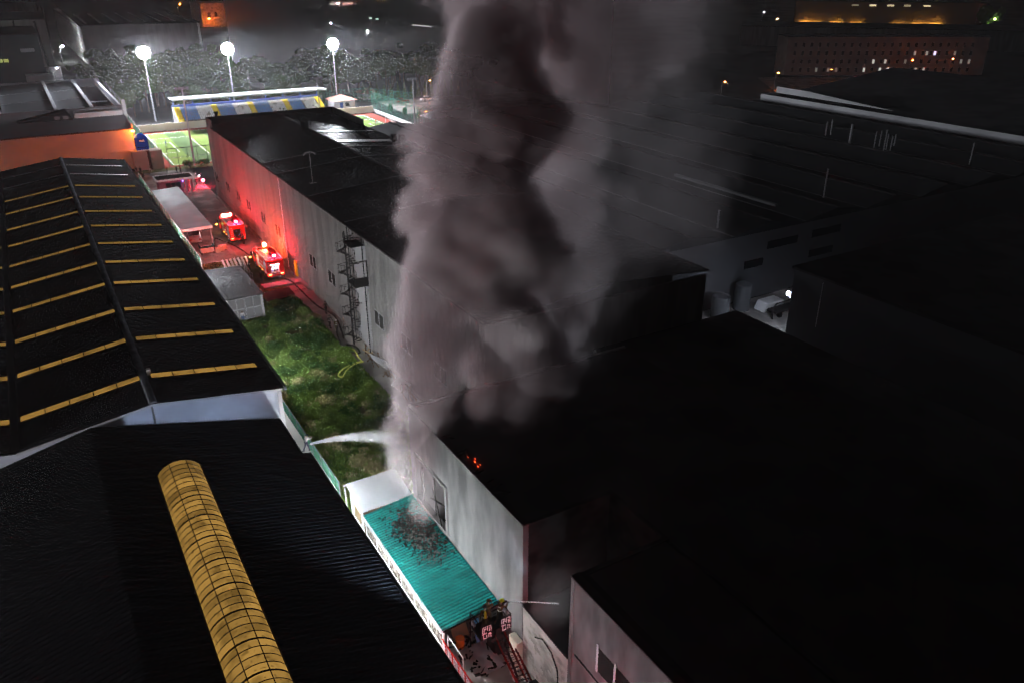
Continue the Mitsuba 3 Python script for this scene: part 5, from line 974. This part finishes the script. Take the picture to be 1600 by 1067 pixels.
for ox in (bx0 + .02, bx1 - .70):
    for k_, (u0, u1, h0, h1) in enumerate(((.04, .30, 1.0, 1.06), (.04, .09, .62, 1.0), (.25, .30, .80, 1.0), (.15, .20, .66, .92), (.36, .41, .70, 1.06), (.46, .64, 1.0, 1.06), (.59, .64, .60, 1.0), (.48, .53, .62, .9), (.04, .34, .52, .57), (.10, .15, .16, .46), (.15, .30, .16, .21), (.30, .35, .16, .40), (.42, .62, .42, .47), (.57, .62, .16, .42), (.44, .49, .18, .34))):
        zz.box(ox + u0, ox + u1, by0 - .075, by0 - .045, bz + h0, bz + h1)
part(bk, 'reflective_stripe', zz, 'white_flat', stuff=True)
part(bk, 'bracket', MB().box(16.8, 17.6, 30.5, 31.5, bz - .35, bz - .02).tube((17.3, 30.7, 6.3), (17.3, 30.55, 7.2), .08).box(17.05, 17.4, 30.42, 30.55, 6.6, 7.2), 'charred')
part(bk, 'lamp_head', MB().box(18.16, 18.32, 31.2, 31.5, 7.2, 7.45).box(16.0, 16.14, 31.2, 31.5, 7.2, 7.45), 'lamp_body')
part(bk, 'monitor_nozzle', MB().tube((17.9, 31.55, 7.75), (18.35, 31.35, 7.95), .05, 8, .035), 'charred')
def aim(o, tgt, k, cut, name):
    scene[name] = {'type': 'spot', 'to_world': T().look_at(origin=list(o), target=list(tgt), up=[0, 0, 1]), 'intensity': rgb([q * KX for q in k]), 'cutoff_angle': cut, 'beam_width': cut * .5, 'sampling_weight': 1.5}
aim((18.36, 31.4, 7.33), (20.5, 34.9, 8.7), (34, 37, 46), 26, 'basket_spot_light')
aim((15.97, 31.4, 7.33), (5.0, 62, 10.6), (700, 850, 1200), 17, 'basket_flood_light')
# ================================================================ people
def limb_hull(a, b, ra, rb):
    s = [ICO[1].vertices * r + np.asarray(p) for p, r in ((a, ra), (b, rb))]
    return manifold3d.Manifold.hull_points(np.vstack(s))
def person(label, x, y, z, heading, cols, pose='stand', group=None, helmet=None, hair=(.03, .022, .018), h=1.75, seed=0, gear=None, lean=None):
    """one continuous body posed joint by joint; heading in degrees, 0 looks along +y"""
    g = random.Random(seed); top, legs, shoe, skin = cols['top'], cols['legs'], cols.get('shoe', (.03, .03, .03)), (.42, .27, .20); glove = cols.get('glove', skin)
    st = {'stand': .06, 'walk': .30, 'bend': .10, 'hose': .22, 'kneel': .25}[pose]; tl = {'stand': .03, 'walk': .07, 'bend': .95, 'hose': .22, 'kneel': .3}[pose] if lean is None else lean
    hip = .93; J, tag = [], []
    pel = np.array([0, 0, hip]); up = np.array([0, math.sin(tl), math.cos(tl)]); fw = np.array([0, math.cos(tl), -math.sin(tl)]); ri = np.array([1., 0, 0])
    ch = pel + up * .38; nk = pel + up * .58; hd = nk + up * .10 + fw * .03 + np.array([0, 0, .04])
    def bone(a, b, ra, rb, c): J.append((np.array(a, float), np.array(b, float), ra, rb)); tag.append(c)
    bone(pel + ri * .07, pel - ri * .07, .125, .125, legs); bone(pel + up * .06, ch, .125, .15, top); bone(ch + ri * .09, ch - ri * .09, .125, .125, top); bone(ch + up * .1 + ri * .14, ch + up * .1 - ri * .14, .075, .075, top)
    bone(ch + up * .15, hd - up * .05, .058, .05, skin); bone(hd - up * .035 + fw * .02, hd + up * .05, .078, .095, skin); bone(hd + fw * .09, hd + fw * .108 - up * .02, .016, .02, skin); bone(hd + ri * .09, hd + ri * .098 - up * .02, .02, .015, skin); bone(hd - ri * .09, hd - ri * .098 - up * .02, .02, .015, skin)
    bone(hd + fw * .075 - up * .06 + ri * .02, hd + fw * .075 - up * .06 - ri * .02, .013, .013, (.3, .14, .12))
    for s in (-1, 1):
        f = st * s; hj = pel + ri * .10 * s - np.array([0, 0, .03]); kn = hj + np.array([.02 * s, f * .45 + .03, -.43]); an = np.array([kn[0] + .01 * s, kn[1] + f * .5 - .04 - (.10 if f < 0 else 0), .085])
        bone(hj, kn, .092, .062, legs); bone(kn, an, .06, .045, legs); bone(an + (0, -.05, -.03), an + (0, .16, -.045), .045, .038, shoe)
        sh = ch + up * .12 + ri * .19 * s
        if pose in ('hose', 'kneel'): el = sh + np.array([.05 * s, .20, -.20]); wr = el + np.array([-.12 * s, .24, .04 if s > 0 else .02])
        elif pose == 'bend': el = sh + np.array([.05 * s, .06, -.29]); wr = el + np.array([-.02 * s, .10, -.23])
        elif pose == 'walk': el = sh + np.array([.06 * s, -.14 * s, -.27]); wr = el + np.array([0, .12 - .05 * s, -.22])
        else: el = sh + np.array([.07 * s, -.02, -.29]); wr = el + np.array([.0, .08 + (.14 if g.random() < .3 else 0), -.24])
        bone(sh, el, .06, .047, top); bone(el, wr, .046, .034, top)
        d = (wr - el) / np.linalg.norm(wr - el); side = np.cross(d, (0, 0, 1.)) if abs(d[2]) < .9 else np.array([0, 1., 0]); side /= np.linalg.norm(side); nn = np.cross(side, d)
        bone(wr, wr + d * .075, .032, .036, glove)
        for k in range(4):
            r0 = wr + d * .085 + side * (-.03 + .02 * k); l = (.030, .036, .034, .027)[k]; r1 = r0 + d * l + nn * .008; bone(r0, r1, .0105, .0095, glove); bone(r1, r1 + d * l * .5 + nn * l * .75, .0095, .008, glove)
        t0 = wr + d * .03 - side * .035; t1 = t0 + d * .035 - side * .022; bone(t0, t1, .013, .011, glove); bone(t1, t1 + d * .03 + nn * .008, .011, .009, glove)
    M = manifold3d.Manifold.batch_boolean([limb_hull(*b) for b in J], manifold3d.OpType.Add); mm = M.to_mesh(); v, f = np.array(mm.vert_properties[:, :3], float), np.array(mm.tri_verts)
    dd = []
    for a, b, ra, rb in J:
        ab = b - a; u = np.clip(((v - a) @ ab) / (ab @ ab + 1e-9), 0, 1); dd.append(np.linalg.norm(v - a - u[:, None] * ab, axis=1) - (ra + (rb - ra) * u))
    col = np.array(tag)[np.argmin(dd, 0)]; lo = v[:, 2].min(); S_ = h / 1.76; R = rot(0, 0, math.radians(heading))
    W_ = lambda q: (np.asarray(q, float) - (0, 0, lo)) * S_ @ R.T + (x, y, z)
    t = thing('person', label, 'person', group); part(t, 'body', (W_(v), f), 'vertex_paint', True, color=col)
    if helmet is not None:
        m = MB().sphere(hd + up * .045, .125, 2, (1, 1.12, .92)).tube(hd + up * .02, hd + up * .035, .16, 14, .15); part(t, 'helmet', (W_(m.mesh()[0]), m.mesh()[1]), flat('helmet_%d' % (hash(helmet) % 9999), helmet) if isinstance(helmet, tuple) else helmet, True)
    else:
        m = MB().sphere(hd + up * .045 - fw * .012, .103, 2, (1, 1.05, .9)); part(t, 'hair', (W_(m.mesh()[0]), m.mesh()[1]), 'black', True)
    if gear == 'cylinder':
        m = MB().tube(pel + up * .12 - fw * .2, ch + up * .08 - fw * .2, .085, 10).sphere(ch + up * .08 - fw * .2, .085, 1).tube(ch + up * .12 - fw * .2, ch + up * .2 - fw * .2, .025, 6); part(t, 'air_cylinder', (W_(m.mesh()[0]), m.mesh()[1]), 'yellow_paint', 40)
    if gear in ('cylinder', 'stripes'):
        m = MB()
        for q, r in ((pel + up * .1, .148), (ch - up * .02, .168)): m.tube(q - up * .02, q + up * .02, r, 14)
        part(t, 'reflective_band', (W_(m.mesh()[0] * (1, 1, 1)), m.mesh()[1]), 'white_flat')
    return t
D_ = {'top': (.035, .03, .028), 'legs': (.03, .028, .026), 'glove': (.05, .045, .04)}; FF = {'top': (.10, .075, .04), 'legs': (.07, .055, .035), 'glove': (.06, .055, .05)}
person('firefighter with a bright yellow-green helmet aiming the jet from the basket', 17.75, 31.2, 6.66, -75, FF, 'hose', helmet=(.62, .72, .03), gear='stripes', seed=1)
person('firefighter with an air cylinder on his back at the left of the basket', 16.75, 31.15, 6.66, -20, FF, 'stand', helmet=(.05, .05, .05), gear='cylinder', seed=2, lean=.25)
person('crouching third firefighter in brown between the two in the basket', 17.2, 31.6, 6.66, -40, {'top': (.16, .10, .06), 'legs': (.08, .06, .04)}, 'hose', helmet=(.12, .07, .04), seed=3, h=1.65)
person('hose operator in white holding the broad water jet on the low wall', 15.75, 63.6, 1.45, -75, {'top': (.72, .70, .68), 'legs': (.10, .10, .16)}, 'hose', helmet=(.05, .06, .05), seed=4)
person('man in a white shirt and blue jeans by the glazed front of the shed', 18.5, 99.0, .3, 160, {'top': (.78, .78, .80), 'legs': (.08, .14, .30)}, 'stand', seed=5)
person('firefighter standing at the left side of the second fire engine cab', 24.5, 119.6, .02, 60, D_, 'stand', helmet=(.05, .04, .04), gear='stripes', seed=6)
person('dark figure working at the rear of the first fire engine', 26.9, 133.0, .02, 10, D_, 'stand', helmet=(.06, .03, .03), seed=7)
person('dark figure at the left rear corner of the second fire engine', 24.6, 112.9, .32, 20, D_, 'stand', helmet=(.05, .05, .05), seed=8)
person('firefighter walking down the concrete path above the stair', 29.0, 97.4, .02, 190, D_, 'walk', helmet=(.05, .05, .05), seed=9)
person('leftmost firefighter in the group at the foot of the stair', 27.9, 92.6, .02, 200, D_, 'walk', helmet=(.06, .06, .06), gear='stripes', seed=10)
person('firefighter with a pale band in the group at the foot of the stair', 28.2, 91.0, .02, 170, FF, 'hose', helmet=(.45, .42, .40), gear='stripes', seed=11)
person('firefighter in lighter coat beside the stair post', 29.3, 91.4, .02, 230, {'top': (.25, .19, .16), 'legs': (.10, .08, .07)}, 'stand', helmet=(.2, .18, .17), seed=12)
for (x, y, hd_, ps, cl, lb) in ((28.2, 178.3, 20, 'walk', D_, 'dark clothed person walking past the guard booth, left of two'), (29.0, 179.2, 10, 'walk', D_, 'dark clothed person walking past the guard booth, right of two'), (29.9, 188.0, 60, 'bend', D_, 'person bending over a small light on the far road'), (27.5, 192.6, 100, 'stand', {'top': (.30, .03, .03), 'legs': (.03, .03, .04)}, 'onlooker in a reddish top on the grass verge'), (26.7, 192.9, -80, 'stand', D_, 'dark onlooker next to the one in the reddish top'), (30.0, 195.0, 180, 'stand', D_, 'onlooker alone in front of the clipped hedge'), (24.8, 194.0, 190, 'stand', {'top': (.55, .25, .10), 'legs': (.05, .05, .05)}, 'onlooker in orange at the foot of the brick block'), (18.8, 196.4, 150, 'stand', D_, 'left of two dark onlookers before the orange wall'), (19.5, 195.6, 200, 'stand', D_, 'right of two dark onlookers before the orange wall'), (19.2, 189.5, 170, 'walk', D_, 'dark person nearest the black factory roof on the road'), (21.3, 195.0, 200, 'bend', {'top': (.55, .48, .40), 'legs': (.2, .15, .1)}, 'pale clothed person crouching beside the brick block')):
    person(lb, x, y, .02, hd_, cl, ps, seed=int(x * 10))
person('player in an orange shirt on the right half of the pitch', 88.3, 226.5, .02, 90, {'top': (.75, .20, .06), 'legs': (.7, .7, .7)}, 'walk', seed=40)
person('player in white and dark blue near the left goal', 29.6, 224.5, .02, -90, {'top': (.12, .20, .45), 'legs': (.6, .6, .6)}, 'stand', seed=41)
for k, (x, r) in enumerate(((65.5, 0), (67.2, 1), (68.3, 1))): person(('left', 'middle', 'right')[k] + ' one of three spectators sitting in the white seats', x, 250.3 + r * .74, 1.75 + r * .36, 180, D_, 'kneel', seed=50 + k, h=1.45)
solo('flashlight', 'small white light shining on the road beside the bending person', 'light', MB().sphere((30.3, 186.5, .25), .14), 'white_flat', emit=(60, 60, 60), w=.15)
# ================================================================ water jets
def jet(label, a, b, r0, r1, sag, n, size, seed, fade):
    g = np.random.default_rng(seed); a, b = np.array(a), np.array(b); u = g.random(n) ** fade; d = b - a
    r = (r0 + (r1 - r0) * u ** 1.1) * np.sqrt(-np.log(1 - g.random(n) * .96)) * .62; th = g.uniform(0, 6.28, n); s_ = np.cross(d, (0, 0, 1.)); s_ /= np.linalg.norm(s_); w = np.cross(s_, d); w /= np.linalg.norm(w)
    c = a + d * u[:, None] + np.stack([u * 0, u * 0, sag * 4 * u * (1 - u)], 1) + s_ * (r * np.cos(th))[:, None] + w * (r * np.sin(th))[:, None]
    q = g.normal(size=(n, 3, 3)) * size * g.uniform(.5, 1.3, (n, 1, 1)); v = (c[:, None] + q + (g.normal(size=(n, 3, 1)) * size * 1.5) * (d / np.linalg.norm(d))).reshape(-1, 3)
    return solo('water_jet', label, 'water jet', (v, np.arange(3 * n).reshape(-1, 3)), 'water_spray', kind='stuff')
scene['water_spray'] = {'type': 'principledthin', 'base_color': rgb((.93, .94, .96)), 'roughness': .6, 'diff_trans': 1.0, 'spec_trans': 0.0}
jet('broad white water jet arching from the low wall into the pink smoke', (15.95, 62.9, 2.5), (21.6, 55.6, 5.2), .08, .7, .45, 60000, .015, 1, 1.3)
jet('thin straight water jet shot from the basket into the smoke', (18.35, 31.35, 7.95), (21.0, 29.8, 7.75), .015, .06, .03, 7000, .009, 2, 1.2)
# ================================================================ smoke
COL1 = [(20.3, 46.6, 4.2, 0.9), (19.5, 46.8, 6.9, 1.6), (19.7, 47.1, 10.0, 2.1), (20.5, 47.4, 13.6, 2.3), (21.5, 47.7, 16.8, 2.5), (22.8, 48.1, 19.9, 2.67), (23.7, 48.2, 22.6, 3.01), (24.8, 48.1, 25.3, 3.51)]
COL2 = [(25.2, 43.8, 11.0, 1.4), (26.8, 45.2, 12.6, 2.3), (28.2, 45.8, 14.9, 3.1), (28.0, 46.6, 17.3, 4.0), (26.6, 47.0, 20.0, 4.45), (26.5, 47.6, 22.8, 4.62), (26.4, 48.3, 25.5, 4.57), (26.5, 48.8, 28.1, 4.15), (27.0, 49.1, 30.7, 3.93), (27.8, 49.2, 33.2, 3.75), (28.6, 49.3, 36.1, 3.70), (29.7, 49.8, 39.3, 3.97), (30.8, 50.4, 42.8, 4.69), (31.8, 50.9, 46.6, 5.47), (33, 51.5, 52, 6)]
DARK = [(29.5, 47.4, 15.5, 2.6), (31.0, 48.4, 19.5, 3.6), (32.4, 49.0, 23.4, 4.4), (33.6, 49.6, 28.3, 5.0), (35.0, 50.2, 33.2, 5.6), (36.8, 50.8, 37.7, 6.4), (39.0, 51.5, 42.5, 7.4), (42, 52.5, 52, 8.6)]
BULGE = [(21.5, 48.9, 26.3, 0.97), (22.3, 48.4, 26.8, 1.49), (24.0, 48.5, 26.7, 2.23)]
LOW = [(21.6, 30.4, 6.6, 1.6), (22.6, 31.2, 7.6, 2.1), (23.6, 31.6, 9.2, 2.0), (24.6, 32.4, 11.0, 1.3)]
VEIL = [(47.0, 60.1, 13, 5.0), (51.5, 60.1, 19.9, 6.2), (56.0, 59.7, 15.2, 5.6), (54.2, 60.8, 24.6, 6.4)]
SX0, SX1, SY0, SY1, SZ0, SZ1 = 15.8, 66.0, 29.0, 72.0, 3.0, 50.0
VOX = .31
nx, ny, nz_ = int((SX1 - SX0) / VOX), int((SY1 - SY0) / VOX), int((SZ1 - SZ0) / VOX)
PX, PY, PZ = np.meshgrid(np.linspace(SX0, SX1, nx, dtype=np.float32), np.linspace(SY0, SY1, ny, dtype=np.float32), np.linspace(SZ0, SZ1, nz_, dtype=np.float32), indexing='ij')
P3 = np.stack([PX, PY, PZ], -1)
from scipy.spatial import cKDTree
wob = np.stack([meshkit.fbm(P3 * .22, 2, 60), meshkit.fbm(P3 * .22, 2, 70), meshkit.fbm(P3 * .22, 2, 80)], -1).astype(np.float32) - .5
def cauliflower(cell, seed, warp):
    """bulges like rising smoke: round lobes of about the given size, creased between them; 0 to 1"""
    g = np.random.default_rng(seed); n = int((SX1 - SX0 + 8) * (SY1 - SY0 + 8) * (SZ1 - SZ0 + 8) / cell ** 3)
    c = g.uniform((SX0 - 4, SY0 - 4, SZ0 - 4), (SX1 + 4, SY1 + 4, SZ1 + 4), (n, 3)); d = cKDTree(c).query((P3 + wob * warp).reshape(-1, 3), workers=-1)[0].reshape(PX.shape).astype(np.float32)
    return np.sqrt(np.clip(1 - (d / (cell * .95)) ** 2, 0, 1))
def inside(chain):
    best = np.full(PX.shape, -99, np.float32)
    for (ax, ay, az_, ar), (bx_, by_, bz_, br) in zip(chain[:-1], chain[1:]):
        d = np.array([bx_ - ax, by_ - ay, bz_ - az_]); u = np.clip(((PX - ax) * d[0] + (PY - ay) * d[1] + (PZ - az_) * d[2]) / (d @ d), 0, 1)
        best = np.maximum(best, (ar + (br - ar) * u) - np.sqrt((PX - ax - d[0] * u) ** 2 + (PY - ay - d[1] * u) ** 2 + (PZ - az_ - d[2] * u) ** 2))
    return best
puff = (cauliflower(4.8, 3, 5.0) - .70) * 5.4 + (cauliflower(2.0, 4, 3.0) - .72) * 2.3 + (meshkit.fbm(P3 * .9, 3, 5) - .5) * 1.3
core = np.maximum.reduce([inside(COL1) + puff * .5, inside(COL2) + puff, inside(BULGE) + puff * .6]) + (meshkit.fbm(P3 * 1.7, 3, 15) - .5) * 1.5
darkc = inside(DARK) + puff * 1.2
den = np.clip((core + .2) / 1.3, 0, 1) * (.55 + .75 * meshkit.fbm(P3 * .55, 3, 8)) + np.clip(darkc / 3.2, 0, 1) * .26 + np.clip((inside(DARK) + 3.0 + puff * 1.2) / 7, 0, 1) * .012
den += np.clip((inside(LOW) + puff * .5) / 3.2, 0, 1) * .22 + np.clip((inside(VEIL) + puff * 2.0) / 6.0, 0, 1) * .014
den += np.clip((np.maximum(core, darkc) + 3.5) / 5, 0, 1) ** 2 * .012
edge = np.minimum.reduce([PX - SX0, SX1 - PX, PY - SY0, SY1 - PY, SZ1 - PZ, (PZ - SZ0) + 1.0]); den *= np.clip(edge / 1.5, 0, 1)
den = np.clip(den, 0, 1.2).astype(np.float32)
grid = mi.VolumeGrid(np.ascontiguousarray(np.transpose(den, (2, 1, 0))[..., None]).astype(np.float32))
scene['smoke_medium'] = {'type': 'heterogeneous', 'albedo': rgb((.75, .70, .71)), 'scale': 1.5, 'sigma_t': {'type': 'gridvolume', 'grid': grid, 'to_world': T().translate([SX0, SY0, SZ0]).scale([SX1 - SX0, SY1 - SY0, SZ1 - SZ0])}, 'phase': {'type': 'hg', 'g': .25}}
scene['smoke'] = {'type': 'cube', 'to_world': T().translate([(SX0 + SX1) / 2, (SY0 + SY1) / 2, (SZ0 + SZ1) / 2]).scale([(SX1 - SX0) / 2, (SY1 - SY0) / 2, (SZ1 - SZ0) / 2]), 'bsdf': {'type': 'null'}, 'interior': {'type': 'ref', 'id': 'smoke_medium'}, 'exterior': {'type': 'ref', 'id': 'haze_medium'}}
labels['smoke'] = {'label': 'tall billowing column of pinkish grey smoke rising from the burning building', 'category': 'smoke', 'kind': 'stuff'}
# drifting smoke mist hanging over the stadium, glowing round the floodlights
MX, MY, MZ = np.meshgrid(np.linspace(-25, 165, 48), np.linspace(215, 345, 32), np.linspace(-.4, 46, 16), indexing='ij')
md = np.clip(np.minimum.reduce([(MX + 25) / 40, (165 - MX) / 45, (MY - 215) / 25, (345 - MY) / 25, (29 - MZ) / 8]), 0, 1); md = md * md * (3 - 2 * md) * (.75 + .5 * meshkit.fbm(np.stack([MX, MY, MZ], -1) / 35, 3, 6))
scene['mist_medium'] = {'type': 'heterogeneous', 'albedo': rgb((.95, .95, .95)), 'scale': MIST, 'sigma_t': {'type': 'gridvolume', 'grid': mi.VolumeGrid(np.ascontiguousarray(np.transpose(md, (2, 1, 0))[..., None]).astype(np.float32)), 'to_world': T().translate([-25, 215, -.4]).scale([190, 130, 46.4])}}
scene['mist'] = {'type': 'cube', 'to_world': T().translate([70, 280, 22.8]).scale([95, 65, 23.2]), 'bsdf': {'type': 'null'}, 'interior': {'type': 'ref', 'id': 'mist_medium'}, 'exterior': {'type': 'ref', 'id': 'haze_medium'}}
labels['mist'] = {'label': 'pale mist hanging round the three blazing floodlights and the wood behind', 'category': 'mist', 'kind': 'stuff'}
# thin night air round everything
scene['haze'] = {'type': 'cube', 'to_world': T().translate([0, 1000, 27.5]).scale([1650, 1250, 28.5]), 'bsdf': {'type': 'null'}, 'interior': {'type': 'ref', 'id': 'haze_medium'}}
labels['haze'] = {'label': 'thin night haze glowing round the floodlights', 'category': 'haze', 'kind': 'stuff'}
